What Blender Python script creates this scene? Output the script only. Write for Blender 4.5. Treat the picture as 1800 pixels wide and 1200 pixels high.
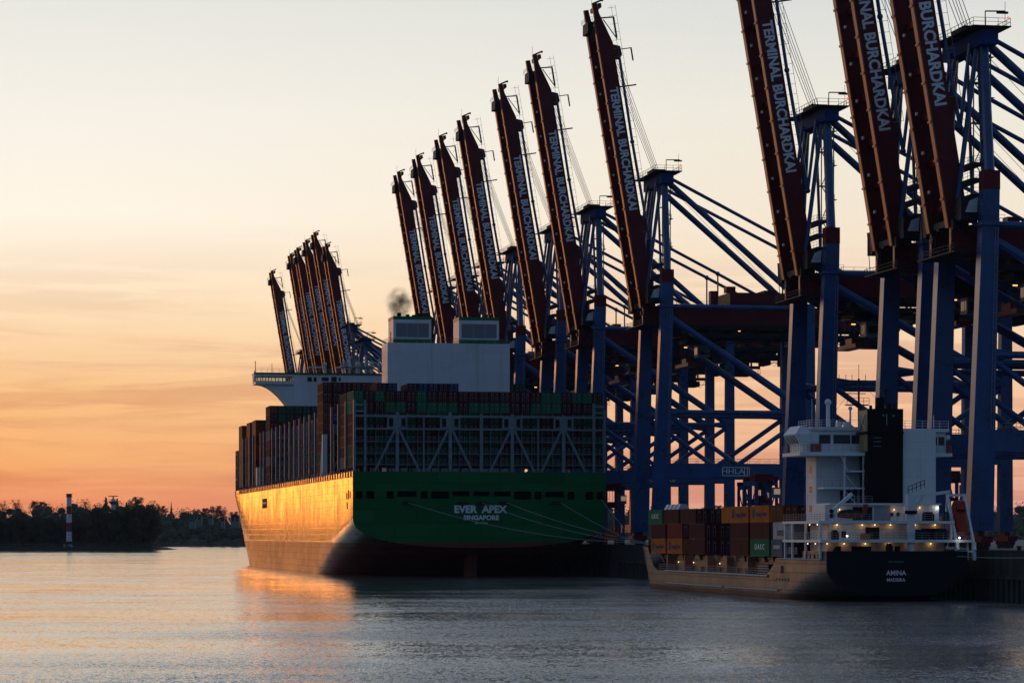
import bpy, math, random
from mathutils import Vector, Matrix
for o in list(bpy.data.objects): bpy.data.objects.remove(o)
S = bpy.context.scene
COL = S.collection
R = math.radians
random.seed(7)

def lin(r, g, b):
    f = lambda c: (c/255/12.92) if c/255 <= .04045 else ((c/255+.055)/1.055)**2.4
    return (f(r), f(g), f(b), 1)

# ------------------------------------------------------------------ camera
cam = bpy.data.cameras.new('camera'); camo = bpy.data.objects.new('camera', cam); COL.objects.link(camo)
camo.location = (0, 0, 10); camo.rotation_euler = (R(90), 0, 0)
cam.sensor_width = 36; cam.lens = 98.4; cam.shift_y = 340/1800
cam.clip_start = 1; cam.clip_end = 20000
S.camera = camo
S.render.resolution_x = 1024; S.render.resolution_y = 682
S.view_settings.view_transform = 'Standard'; S.view_settings.look = 'None'
S.view_settings.exposure = 0; S.view_settings.gamma = 1
S.render.engine = 'CYCLES'
S.cycles.max_bounces = 6; S.cycles.diffuse_bounces = 2; S.cycles.glossy_bounces = 3
S.cycles.transparent_max_bounces = 12; S.cycles.volume_bounces = 0
try: S.cycles.use_light_tree = True
except Exception: pass

# ------------------------------------------------------------------ sky
SUN_AZ, SUN_EL = -0.30, 0.045          # a low sun just out of frame on the left
world = bpy.data.worlds.new('World'); S.world = world; world.use_nodes = True
wt = world.node_tree; wt.nodes.clear()
def wn(t, **k):
    n = wt.nodes.new(t)
    for a, v in k.items(): setattr(n, a, v)
    return n
def wl(a, b): wt.links.new(a, b)
def wmath(op, a, b=None, c=None, clamp=False):
    n = wn('ShaderNodeMath', operation=op); n.use_clamp = clamp
    for i, v in enumerate((a, b, c)):
        if v is None: continue
        if isinstance(v, (int, float)): n.inputs[i].default_value = v
        else: wl(v, n.inputs[i])
    return n.outputs[0]
def wramp(fac, stops):
    n = wn('ShaderNodeValToRGB'); e = n.color_ramp.elements
    while len(e) > 1: e.remove(e[0])
    e[0].position = stops[0][0]; e[0].color = lin(*stops[0][1])
    for p, c in stops[1:]:
        q = e.new(p); q.color = lin(*c)
    wl(fac, n.inputs[0]); return n.outputs[0]
def wmix(f, a, b, mode='MIX'):
    n = wn('ShaderNodeMix', data_type='RGBA', blend_type=mode)
    if isinstance(f, (int, float)): n.inputs[0].default_value = f
    else: wl(f, n.inputs[0])
    for i, v in ((6, a), (7, b)):
        if isinstance(v, tuple): n.inputs[i].default_value = v
        else: wl(v, n.inputs[i])
    return n.outputs[2]
def wsmooth(v, a, b):
    n = wn('ShaderNodeMapRange', interpolation_type='SMOOTHSTEP')
    wl(v, n.inputs[0]); n.inputs[1].default_value = a; n.inputs[2].default_value = b
    return n.outputs[0]
tc = wn('ShaderNodeTexCoord'); sep = wn('ShaderNodeSeparateXYZ'); wl(tc.outputs['Generated'], sep.inputs[0])
dx, dy, dz_ = sep.outputs
# streaky clouds bend the gradient a little
def cloud(sx, sz, detail, seed):
    mp = wn('ShaderNodeMapping'); wl(tc.outputs['Generated'], mp.inputs[0])
    mp.inputs['Scale'].default_value = (sx, sx, sz); mp.inputs['Location'].default_value = (seed, seed*.7, seed*1.3)
    mp.inputs['Rotation'].default_value = (0, R(1.2), 0)
    n = wn('ShaderNodeTexNoise'); n.inputs['Scale'].default_value = 1; n.inputs['Detail'].default_value = detail
    n.inputs['Distortion'].default_value = .6; n.inputs['Roughness'].default_value = .58
    wl(mp.outputs[0], n.inputs['Vector']); return n.outputs[0]
c1 = cloud(8, 130, 6, 3.1); c2 = cloud(4, 30, 4, 8.7)
zpos = wmath('MAXIMUM', dz_, 0.0)
zw = wmath('ADD', zpos, wmath('MULTIPLY', wmath('SUBTRACT', c1, .5), .012))
el = wmath('SQRT', wmath('MAXIMUM', zw, 0.0))
az = wmath('ARCTAN2', dx, dy)
left = wramp(el, [(0,(222,132,104)),(.11,(244,152,104)),(.165,(252,178,110)),(.225,(248,194,134)),(.265,(252,216,170)),
                  (.30,(253,230,198)),(.335,(253,242,224)),(.387,(242,236,226)),(.436,(226,226,218)),(.55,(186,196,206)),(.75,(112,132,164)),(1,(74,94,132))])
right = wramp(el, [(0,(196,142,130)),(.11,(230,166,142)),(.165,(242,184,147)),(.225,(246,200,158)),(.265,(246,210,174)),
                   (.30,(244,220,190)),(.335,(240,226,204)),(.387,(233,228,215)),(.436,(214,216,214)),(.55,(172,186,200)),(.75,(108,128,160)),(1,(74,94,132))])
back = wramp(el, [(0,(52,68,92)),(.2,(70,86,110)),(.45,(84,108,136)),(.7,(84,108,140)),(1,(72,96,130))])
front = wmix(wsmooth(az, -.2, .16), left, right)
hl = wmath('SQRT', wmath('ADD', wmath('MULTIPLY', dx, dx), wmath('MULTIPLY', dy, dy)))
hd = wmath('DIVIDE', wmath('ADD', wmath('MULTIPLY', dx, math.sin(SUN_AZ)), wmath('MULTIPLY', dy, math.cos(SUN_AZ))), wmath('MAXIMUM', hl, .001))
core = wramp(el, [(0,(226,100,48)),(.11,(252,132,44)),(.165,(255,158,58)),(.225,(255,186,100)),(.30,(253,226,184)),(.387,(242,236,226)),(.436,(226,226,218)),(.55,(186,196,206)),(.75,(112,132,164)),(1,(74,94,132))])
front = wmix(wsmooth(az, -.19, -.27), front, core)      # deeper orange round the sun, left of the frame
sky = wmix(wsmooth(hd, .86, -.1), front, back)
# darker mauve streaks, mostly low down
band = wmath('MULTIPLY', wsmooth(zpos, .12, .05), wsmooth(c2, .35, .56))
streak = wmath('MULTIPLY', band, wsmooth(c1, .40, .56))
sky = wmix(wmath('MULTIPLY', streak, .9), sky, (.82, .70, .71, 1), 'MULTIPLY')
bright = wmath('MULTIPLY', wsmooth(zpos, .12, .02), wsmooth(c1, .55, .75))
sky = wmix(wmath('MULTIPLY', bright, .35), sky, (1.08, 1.06, 1.02, 1), 'MULTIPLY')
# glow round the hidden sun
dot = wmath('ADD', wmath('ADD', wmath('MULTIPLY', dx, math.sin(SUN_AZ)*math.cos(SUN_EL)), wmath('MULTIPLY', dy, math.cos(SUN_AZ)*math.cos(SUN_EL))), wmath('MULTIPLY', dz_, math.sin(SUN_EL)))
glow = wmath('POWER', wmath('MAXIMUM', dot, 0.0), 700.0)
glowc = wmix(1.0, (0, 0, 0, 1), (3.2, .66, .0, 1))
gs = wn('ShaderNodeVectorMath', operation='SCALE'); wl(glowc, gs.inputs[0]); wl(glow, gs.inputs['Scale'])
ad = wn('ShaderNodeVectorMath', operation='ADD'); wl(sky, ad.inputs[0]); wl(gs.outputs[0], ad.inputs[1])
bg = wn('ShaderNodeBackground'); wl(ad.outputs[0], bg.inputs[0]); bg.inputs[1].default_value = 1.07
wo = wn('ShaderNodeOutputWorld'); wl(bg.outputs[0], wo.inputs[0])

# ------------------------------------------------------------------ sun
sl = bpy.data.lights.new('sun', 'SUN'); sl.energy = .10; sl.angle = R(9); sl.color = (1, .32, .05)
so = bpy.data.objects.new('sun', sl); COL.objects.link(so)
sd = Vector((math.sin(SUN_AZ)*math.cos(SUN_EL), math.cos(SUN_AZ)*math.cos(SUN_EL), math.sin(SUN_EL)))
so.rotation_euler = (-sd).to_track_quat('-Z', 'Y').to_euler()
so.location = (-300, 900, 200)

# ------------------------------------------------------------------ helpers
D = Vector((-.18766, .98223, 0)); N = Vector((.98223, .18766, 0)); P0 = Vector((-37.77, 663.6, 0))
ROT = math.atan2(.18766, .98223)
def W(a, A, z=0.): return P0 + D*a + N*A + Vector((0, 0, z))

class MB:
    def __init__(s): s.v = []; s.f = []; s.m = []; s.k = 0
    def add(s, vs, fs):
        b = len(s.v); s.v += [tuple(p) for p in vs]
        for f in fs: s.f.append(tuple(b+i for i in f)); s.m.append(s.k)
        return s
    def box(s, x0, x1, y0, y1, z0, z1):
        return s.add([(x0,y0,z0),(x1,y0,z0),(x1,y1,z0),(x0,y1,z0),(x0,y0,z1),(x1,y0,z1),(x1,y1,z1),(x0,y1,z1)],
                     [(3,2,1,0),(4,5,6,7),(0,1,5,4),(1,2,6,5),(2,3,7,6),(3,0,4,7)])
    def hexa(s, lo, hi):   # two quads (4 points each)
        return s.add(list(lo)+list(hi), [(3,2,1,0),(4,5,6,7),(0,1,5,4),(1,2,6,5),(2,3,7,6),(3,0,4,7)])
    def tube(s, p, q, r, n=8, r2=None):
        p = Vector(p); q = Vector(q); d = (q-p)
        if d.length < 1e-6: return s
        d.normalize(); u = d.orthogonal().normalized(); w = d.cross(u); r2 = r if r2 is None else r2
        vs = []
        for c, rr in ((p, r), (q, r2)):
            for i in range(n):
                t = 2*math.pi*i/n; vs.append(c+(u*math.cos(t)+w*math.sin(t))*rr)
        fs = [(i, (i+1) % n, n+(i+1) % n, n+i) for i in range(n)]+[tuple(range(n-1, -1, -1)), tuple(range(n, 2*n))]
        return s.add(vs, fs)
    def beam(s, p, q, w, h, up=(0, 0, 1)):
        p = Vector(p); q = Vector(q); d = (q-p).normalized(); up = Vector(up)
        sd = d.cross(up)
        if sd.length < 1e-4: sd = d.orthogonal()
        sd.normalize(); up = sd.cross(d)
        a = sd*(w/2); b = up*(h/2)
        return s.hexa([p-a-b, p+a-b, p+a+b, p-a+b], [q-a-b, q+a-b, q+a+b, q-a+b])
    def prism(s, poly, f0, f1):    # polygon of 2-D points, f0/f1 map to 3-D
        n = len(poly)
        return s.add([f0(*p) for p in poly]+[f1(*p) for p in poly],
                     [tuple(range(n-1, -1, -1)), tuple(range(n, 2*n))]+[(i, (i+1) % n, n+(i+1) % n, n+i) for i in range(n)])
    def rail(s, p, q, h=1.1, gap=2.0, r=.035, bars=2):
        p = Vector(p); q = Vector(q); L = (q-p).length; k = max(1, int(L/gap)); up = Vector((0, 0, 1))
        for i in range(k+1):
            c = p.lerp(q, i/k); s.tube(c, c+up*h, r, 4)
        for b in range(bars): s.tube(p+up*h*(b+1)/bars, q+up*h*(b+1)/bars, r, 4)
        return s
    def ball(s, c, r, n=8, m=6, sc=(1, 1, 1)):
        c = Vector(c); vs = []
        for j in range(m+1):
            t = math.pi*j/m
            for i in range(n):
                p = 2*math.pi*i/n
                vs.append((c.x+r*sc[0]*math.sin(t)*math.cos(p), c.y+r*sc[1]*math.sin(t)*math.sin(p), c.z+r*sc[2]*math.cos(t)))
        fs = [(j*n+i, (j+1)*n+i, (j+1)*n+(i+1) % n, j*n+(i+1) % n) for j in range(m) for i in range(n)]
        return s.add(vs, fs)
    def mesh(s, name, mats, smooth=False):
        me = bpy.data.meshes.new(name); me.from_pydata(s.v, [], s.f)
        if not isinstance(mats, (list, tuple)): mats = [mats]
        for m in mats: me.materials.append(m)
        if len(mats) > 1: me.polygons.foreach_set('material_index', s.m)
        if smooth: me.polygons.foreach_set('use_smooth', [True]*len(me.polygons))
        me.update(); return me
    def build(s, name, mats, parent=None, smooth=False, loc=None):
        o = bpy.data.objects.new(name, s.mesh(name, mats, smooth)); COL.objects.link(o)
        if parent: o.parent = parent
        if loc is not None: o.location = loc
        return o

def smooth_by_angle(o, ang=35):
    me = o.data
    me.polygons.foreach_set('use_smooth', [True]*len(me.polygons))
    try: me.set_sharp_from_angle(angle=R(ang))
    except Exception: pass
    return o

def tag(o, label, cat, group=None, kind=None):
    o['label'] = label; o['category'] = cat
    if group: o['group'] = group
    if kind: o['kind'] = kind
    return o
def setting(o, label=None, cat=None):
    o['kind'] = 'structure'
    if label: o['label'] = label
    if cat: o['category'] = cat
    return o
def empty(name, loc, rz=0.):
    o = bpy.data.objects.new(name, None); COL.objects.link(o); o.location = loc; o.rotation_euler = (0, 0, rz)
    o.empty_display_size = 1; return o
def kids(o): return KIDS.get(o.name, [])
def copy_tree(o, parent=None):
    c = o.copy(); COL.objects.link(c); c.parent = parent
    for ch in list(o.children): copy_tree(ch, c)
    return c

def text_mesh(body, size, mat, bold=.0, ext=.015, align='CENTER', sx=1.):
    cu = bpy.data.curves.new('lettering', 'FONT'); cu.body = body; cu.size = size; cu.extrude = ext
    cu.offset = bold*size; cu.align_x = align; cu.align_y = 'CENTER'; cu.resolution_u = 3
    t = bpy.data.objects.new('lettering_tmp', cu); COL.objects.link(t)
    bpy.context.view_layer.update()
    me = bpy.data.meshes.new_from_object(t.evaluated_get(bpy.context.evaluated_depsgraph_get()))
    bpy.data.objects.remove(t); me.name = 'lettering'
    if sx != 1.: me.transform(Matrix.Diagonal((sx, 1, 1, 1)))
    me.materials.clear(); me.materials.append(mat); return me
def put(me, name, parent, origin, ux, uy):
    ux = Vector(ux).normalized(); uy = Vector(uy).normalized(); uz = ux.cross(uy)
    o = bpy.data.objects.new(name, me); COL.objects.link(o); o.parent = parent
    m = Matrix((ux, uy, uz)).transposed().to_4x4(); m.translation = Vector(origin); o.matrix_local = m
    return o

# ------------------------------------------------------------------ materials
def mat(name, c, rough=.5, var=.25, scale=.35, metal=0., bump=0., coat=0., streak=0., spec=.2):
    m = bpy.data.materials.new(name); m.use_nodes = True; t = m.node_tree; b = t.nodes['Principled BSDF']
    b.inputs['Roughness'].default_value = rough; b.inputs['Metallic'].default_value = metal
    b.inputs['Coat Weight'].default_value = coat; b.inputs['Coat Roughness'].default_value = .15
    b.inputs['Specular IOR Level'].default_value = spec
    co = t.nodes.new('ShaderNodeTexCoord'); n = t.nodes.new('ShaderNodeTexNoise')
    n.inputs['Scale'].default_value = scale; n.inputs['Detail'].default_value = 6; n.inputs['Roughness'].default_value = .65
    mp = t.nodes.new('ShaderNodeMapping'); mp.inputs['Scale'].default_value = (1, 1, .3 if streak else 1)
    t.links.new(co.outputs['Object'], mp.inputs[0]); t.links.new(mp.outputs[0], n.inputs['Vector'])
    r = t.nodes.new('ShaderNodeValToRGB'); e = r.color_ramp.elements
    lo = [x*(1-var) for x in c]; hi = [min(1, x*(1+var*.6)) for x in c]
    e[0].position = .3; e[0].color = (*lo, 1); e[1].position = .7; e[1].color = (*hi, 1)
    t.links.new(n.outputs[0], r.inputs[0]); t.links.new(r.outputs[0], b.inputs['Base Color'])
    rr = t.nodes.new('ShaderNodeMapRange'); rr.inputs[3].default_value = max(.03, rough-.12); rr.inputs[4].default_value = min(1, rough+.12)
    t.links.new(n.outputs[0], rr.inputs[0]); t.links.new(rr.outputs[0], b.inputs['Roughness'])
    if bump:
        bp = t.nodes.new('ShaderNodeBump'); bp.inputs['Strength'].default_value = bump; bp.inputs['Distance'].default_value = .1
        t.links.new(n.outputs[0], bp.inputs['Height']); t.links.new(bp.outputs[0], b.inputs['Normal'])
    return m
def emis(name, c, s):
    m = bpy.data.materials.new(name); m.use_nodes = True; b = m.node_tree.nodes['Principled BSDF']
    b.inputs['Base Color'].default_value = (*c, 1); b.inputs['Emission Color'].default_value = (*c, 1); b.inputs['Emission Strength'].default_value = s
    return m
M = dict(
    blue=mat('crane_blue_paint', (.016, .068, .20), .30, .35, .25, spec=.5),
    red=mat('crane_red_paint', (.13, .014, .016), .40, .3, .3),
    flange=mat('boom_rail_steel', (.34, .09, .05), .38, .25, .8),
    dark=mat('dark_machinery', (.018, .018, .02), .65, .5, .8, spec=.25),
    steel=mat('grey_galvanised_steel', (.28, .29, .30), .5, .3, 1.),
    rope=mat('wire_rope', (.45, .40, .33), .5, .1, 1.),
    white=mat('white_ship_paint', (.74, .76, .76), .45, .14, .3, streak=1),
    whitec=mat('off_white_panel', (.62, .63, .62), .5, .2, .6),
    letter=mat('pale_lettering', (.78, .80, .82), .5, .1, 1.),
    sgreen=mat('deep_green_paint', (.012, .10, .045), .42, .25, .2),
    gband=mat('green_band_paint', (.015, .16, .06), .45, .2, .5),
    lashs=mat('pale_lashing_steel', (.22, .27, .30), .5, .3, .6), bluem=mat('matt_blue_paint', (.014, .06, .18), .7, .35, .25, spec=.05), lash=mat('blue_grey_lashing_steel', (.13, .17, .20), .5, .3, .6),
    black=mat('black_paint', (.004, .004, .005), .6, .3, .5, spec=.15),
    hole=mat('dark_interior', (.012, .012, .012), .8, .3, .5),
    grille=mat('grey_louvre', (.30, .32, .34), .6, .2, 2.),
    rud=mat('red_antifouling', (.22, .06, .045), .55, .4, .5),
    beige=mat('rusty_coaming_paint', (.36, .17, .09), .5, .3, .8),
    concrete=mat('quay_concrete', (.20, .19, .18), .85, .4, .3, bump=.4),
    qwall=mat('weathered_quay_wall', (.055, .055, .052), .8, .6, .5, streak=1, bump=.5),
    rubber=mat('black_rubber', (.012, .012, .012), .7, .2, 1.),
    earth=mat('dark_river_bank', (.022, .02, .014), .9, .5, .05, bump=.5),
    bark=mat('brown_bark', (.05, .038, .028), .9, .4, .5),
    leafa=mat('spring_brown_foliage', (.115, .085, .045), .8, .45, .12),
    leafb=mat('dull_green_foliage', (.075, .085, .045), .8, .45, .12),
    leafc=mat('dark_evergreen_foliage', (.05, .065, .045), .8, .45, .12),
    tred=mat('red_tower_paint', (.30, .035, .03), .5, .2, .5),
    twhite=mat('white_tower_paint', (.70, .70, .68), .5, .2, .5),
    orange=mat('orange_paint', (.55, .13, .025), .5, .3, .8),
    boatred=mat('red_orange_boat', (.32, .030, .014), .4, .2, 1.),
    tarp=mat('dark_green_tarpaulin', (.02, .06, .04), .8, .3, 1.5),
    rr=mat('mooring_rope_fibre', (.35, .36, .33), .8, .2, 2.),
    yellow=mat('ochre_box', (.40, .22, .05), .6, .3, 1.),
    house=mat('white_house_wall', (.20, .21, .21), .7, .2, .2),
    roof=mat('dark_roof_tiles', (.06, .045, .04), .8, .3, .4),
    lampo=emis('sodium_lamp', (1, .42, .1), 2.), lampw=emis('warm_lamp', (1, .55, .18), 3.5), lampc=emis('cool_lamp', (.95, 1, .85), 8.), lampr=emis('red_beacon', (1, .08, .04), 4.),
    cabin=emis('lit_cabin', (1, .62, .38), .22),
    funnelgold=mat('ochre_funnel_side', (.42, .30, .12), .5, .3, .8),
)
def glass_mat():
    m = bpy.data.materials.new('tinted_glass'); m.use_nodes = True; t = m.node_tree; b = t.nodes['Principled BSDF']
    b.inputs['Base Color'].default_value = (.02, .025, .03, 1); b.inputs['Roughness'].default_value = .05
    return m
M['glass'] = glass_mat()
def clear_glass():
    m = bpy.data.materials.new('clear_glass'); m.use_nodes = True; t = m.node_tree; t.nodes.clear()
    g = t.nodes.new('ShaderNodeBsdfGlossy'); g.inputs['Roughness'].default_value = .03
    tr = t.nodes.new('ShaderNodeBsdfTransparent'); tr.inputs[0].default_value = (.86, .9, .86, 1)
    mx = t.nodes.new('ShaderNodeMixShader'); mx.inputs[0].default_value = .06; o = t.nodes.new('ShaderNodeOutputMaterial')
    t.links.new(tr.outputs[0], mx.inputs[1]); t.links.new(g.outputs[0], mx.inputs[2]); t.links.new(mx.outputs[0], o.inputs[0]); return m
M['clear'] = clear_glass()

def hull_mat(name, top, boot, zline, rough, rust, plate=3.0, scuff_glow=None, soft=.25, spec=.5, ru=.55, seam=.75):
    """painted steel: two paint bands, plate seams, vertical rust runs, worn gloss"""
    m = bpy.data.materials.new(name); m.use_nodes = True; t = m.node_tree; b = t.nodes['Principled BSDF']; b.inputs['Specular IOR Level'].default_value = spec
    def nd(ty, **k):
        n = t.nodes.new(ty)
        for a, v in k.items(): setattr(n, a, v)
        return n
    L = t.links.new
    co = nd('ShaderNodeTexCoord'); sp = nd('ShaderNodeSeparateXYZ'); L(co.outputs['Object'], sp.inputs[0])
    def noise(scale, sx, sy, sz, det=5, rg=.6):
        mp = nd('ShaderNodeMapping'); mp.inputs['Scale'].default_value = (sx, sy, sz); L(co.outputs['Object'], mp.inputs[0])
        n = nd('ShaderNodeTexNoise'); n.inputs['Scale'].default_value = scale; n.inputs['Detail'].default_value = det; n.inputs['Roughness'].default_value = rg
        L(mp.outputs[0], n.inputs['Vector']); return n.outputs[0]
    def sm(v, a, c):
        n = nd('ShaderNodeMapRange', interpolation_type='SMOOTHSTEP'); L(v, n.inputs[0]); n.inputs[1].default_value = a; n.inputs[2].default_value = c; return n.outputs[0]
    def mix(f, a, c, mode='MIX'):
        n = nd('ShaderNodeMix', data_type='RGBA', blend_type=mode)
        if isinstance(f, float): n.inputs[0].default_value = f
        else: L(f, n.inputs[0])
        for i, v in ((6, a), (7, c)):
            if isinstance(v, tuple): n.inputs[i].default_value = v
            else: L(v, n.inputs[i])
        return n.outputs[2]
    def mth(op, a, c):
        n = nd('ShaderNodeMath', operation=op)
        for i, v in enumerate((a, c)):
            if isinstance(v, (int, float)): n.inputs[i].default_value = v
            else: L(v, n.inputs[i])
        return n.outputs[0]
    streaks = noise(1., .6, .55, .035, 5, .7); blot = noise(.12, 1, 1, 1.6, 6); fine = noise(1.1, 1, 1, .5, 4)
    wob = mth('MULTIPLY', mth('SUBTRACT', fine, .5), .25)
    zz = mth('ADD', sp.outputs[2], wob)
    base = mix(sm(zz, zline-soft, zline+soft), boot, top)
    base = mix(mth('MULTIPLY', sm(streaks, .50, .72), ru), base, rust)
    base = mix(mth('MULTIPLY', sm(blot, .55, .75), .35), base, tuple(x*.55 for x in top[:3])+(1,))
    if scuff_glow:
        zb = mth('MULTIPLY', mth('MULTIPLY', sm(sp.outputs[2], scuff_glow[0], scuff_glow[0]+1), sm(sp.outputs[2], scuff_glow[1]+2, scuff_glow[1])), mth('MULTIPLY', sm(sp.outputs[1], 70, 95), sm(blot, .40, .55)))
        base = mix(mth('MULTIPLY', mth('MULTIPLY', zb, sm(streaks, .40, .56)), .6), base, scuff_glow[2])  # worn hull patches, their orange tint also painting in reflected sunset glow
    # welded plate seams
    br = nd('ShaderNodeTexBrick'); mp = nd('ShaderNodeMapping'); L(co.outputs['Object'], mp.inputs[0])
    cx = nd('ShaderNodeCombineXYZ'); L(mth('ADD', sp.outputs[1], sp.outputs[0]), cx.inputs[0]); L(sp.outputs[2], cx.inputs[1]); L(cx.outputs[0], br.inputs['Vector'])
    br.inputs['Scale'].default_value = 1; br.inputs['Brick Width'].default_value = plate*3.2; br.inputs['Row Height'].default_value = plate
    br.inputs['Mortar Size'].default_value = .07; br.inputs['Mortar Smooth'].default_value = .6
    br.inputs['Color1'].default_value = (1, 1, 1, 1); br.inputs['Color2'].default_value = (.70, .70, .70, 1); br.inputs['Mortar'].default_value = (.45, .42, .4, 1)
    base = mix(seam, base, br.outputs[0], 'MULTIPLY')
    L(base, b.inputs['Base Color'])
    rg = nd('ShaderNodeMapRange'); L(mth('ADD', mth('MULTIPLY', streaks, .6), mth('MULTIPLY', blot, .4)), rg.inputs[0])
    rg.inputs[1].default_value = .35; rg.inputs[2].default_value = .65; rg.inputs[3].default_value = rough-.07; rg.inputs[4].default_value = rough+.12
    sp_ = nd('ShaderNodeMapRange'); L(br.outputs['Fac'], sp_.inputs[0]); sp_.inputs[3].default_value = spec; sp_.inputs[4].default_value = spec*.25
    spv = mth('MULTIPLY', sp_.outputs[0], sm(br.outputs['Color'], .3, .95)); zf = nd('ShaderNodeMapRange'); L(zz, zf.inputs[0]); zf.inputs[1].default_value = zline-soft; zf.inputs[2].default_value = zline+soft; zf.inputs[3].default_value = .42
    L(mth('MULTIPLY', mth('ADD', mth('MULTIPLY', spv, .9), mth('MULTIPLY', fine, spec*.2)), zf.outputs[0]), b.inputs['Specular IOR Level'])
    # flat antifouling below the line is duller
    rg2 = nd('ShaderNodeMapRange'); L(zz, rg2.inputs[0]); rg2.inputs[1].default_value = zline-soft; rg2.inputs[2].default_value = zline+soft
    rg2.inputs[3].default_value = .16; rg2.inputs[4].default_value = 0
    L(mth('ADD', rg.outputs[0], rg2.outputs[0]), b.inputs['Roughness'])
    bp = nd('ShaderNodeBump'); bp.inputs['Strength'].default_value = .45; bp.inputs['Distance'].default_value = .10
    L(mth('ADD', blot, mth('MULTIPLY', br.outputs['Fac'], -.35)), bp.inputs['Height']); L(bp.outputs[0], b.inputs['Normal'])
    return m
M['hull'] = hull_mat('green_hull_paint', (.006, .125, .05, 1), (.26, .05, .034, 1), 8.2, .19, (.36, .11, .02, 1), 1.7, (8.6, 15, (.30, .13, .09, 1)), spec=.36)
M['plate'] = hull_mat('white_plated_paint', (.72, .74, .74, 1), (.72, .74, .74, 1), -50, .45, (.42, .30, .22, 1), 2.7, spec=.2, ru=.30, seam=.22)
M['tplate'] = hull_mat('green_transom_paint', (.003, .15, .04, 1), (.20, .055, .045, 1), 8.2, .5, (.10, .06, .03, 1), 3.2, spec=.12, ru=.25)
M['hulla'] = hull_mat('dark_grey_hull_paint', (.085, .092, .080, 1), (.10, .045, .035, 1), .9, .40, (.14, .10, .06, 1), 1.4, spec=.26)

def water_mat():
    m = bpy.data.materials.new('river_water'); m.use_nodes = True; t = m.node_tree; b = t.nodes['Principled BSDF']; L = t.links.new
    b.inputs['Base Color'].default_value = (.12, .118, .108, 1); b.inputs['IOR'].default_value = 1.45
    co = t.nodes.new('ShaderNodeTexCoord')
    def noise(sc, sx, sy, det, rg=.55):
        mp = t.nodes.new('ShaderNodeMapping'); mp.inputs['Scale'].default_value = (sx, sy, 1); mp.inputs['Rotation'].default_value = (0, 0, R(8)); L(co.outputs['Object'], mp.inputs[0])
        n = t.nodes.new('ShaderNodeTexNoise'); n.inputs['Scale'].default_value = sc; n.inputs['Detail'].default_value = det; n.inputs['Roughness'].default_value = rg
        L(mp.outputs[0], n.inputs['Vector']); return n.outputs[0]
    def mr(v, a, c, d, e):
        n = t.nodes.new('ShaderNodeMapRange'); n.interpolation_type = 'SMOOTHSTEP'; L(v, n.inputs[0])
        for i, x in enumerate((a, c, d, e)): n.inputs[i+1].default_value = x
        return n.outputs[0]
    def mth(op, a, c):
        n = t.nodes.new('ShaderNodeMath'); n.operation = op
        for i, v in enumerate((a, c)):
            if isinstance(v, (int, float)): n.inputs[i].default_value = v
            else: L(v, n.inputs[i])
        return n.outputs[0]
    calm = noise(.0055, .5, 2.4, 3); calm2 = noise(.03, .35, 1.2, 2)
    def colnoise(sc, sx, sy, det):
        mp = t.nodes.new('ShaderNodeMapping'); mp.inputs['Scale'].default_value = (sx, sy, 1); L(co.outputs['Object'], mp.inputs[0])
        n = t.nodes.new('ShaderNodeTexNoise'); n.inputs['Scale'].default_value = sc; n.inputs['Detail'].default_value = det; n.inputs['Roughness'].default_value = .6
        L(mp.outputs[0], n.inputs['Vector']); v = t.nodes.new('ShaderNodeVectorMath'); v.operation = 'SUBTRACT'; L(n.outputs['Color'], v.inputs[0]); v.inputs[1].default_value = (.5, .5, .5); return v.outputs[0]
    def vs(v, k):
        n = t.nodes.new('ShaderNodeVectorMath'); n.operation = 'SCALE'; L(v, n.inputs[0])
        if isinstance(k, (int, float)): n.inputs['Scale'].default_value = k
        else: L(k, n.inputs['Scale'])
        return n.outputs[0]
    def va(a, c):
        n = t.nodes.new('ShaderNodeVectorMath'); n.operation = 'ADD'; L(a, n.inputs[0])
        if isinstance(c, tuple): n.inputs[1].default_value = c
        else: L(c, n.inputs[1])
        return n.outputs[0]
    slope = va(va(va(vs(colnoise(6.5, 1, .42, 2), .54), vs(colnoise(2.2, 1, .42, 2), .34)), vs(colnoise(.09, .5, 1.2, 2), .16)), (0, -.072, 0))
    amp = mth('MULTIPLY', mr(calm, .42, .52, .58, 1.0), mr(calm2, .3, .7, .75, 1.15))
    sx = t.nodes.new('ShaderNodeSeparateXYZ'); L(co.outputs['Object'], sx.inputs[0])
    lee = mr(mth('SUBTRACT', mth('MULTIPLY', sx.outputs[1], .6), mth('MULTIPLY', sx.outputs[0], 8.0)), 110, 560, 1.75, .55)   # sheltered, smoother water up-river
    slope = vs(slope, mth('MULTIPLY', amp, lee))
    fl = t.nodes.new('ShaderNodeVectorMath'); fl.operation = 'MULTIPLY'; L(slope, fl.inputs[0]); fl.inputs[1].default_value = (1, 1, 0)
    nn = t.nodes.new('ShaderNodeVectorMath'); nn.operation = 'NORMALIZE'; L(va(fl.outputs[0], (0, 0, 1)), nn.inputs[0])
    L(nn.outputs[0], b.inputs['Normal'])
    b.inputs['Roughness'].default_value = .06
    return m
M['water'] = water_mat()

# ------------------------------------------------------------------ setting: water, banks, quay
w = MB(); w.add([(-3000, -250, 0), (3000, -250, 0), (3000, 5500, 0), (-3000, 5500, 0)], [(0, 1, 2, 3)])
setting(w.build('water', M['water']))

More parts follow.
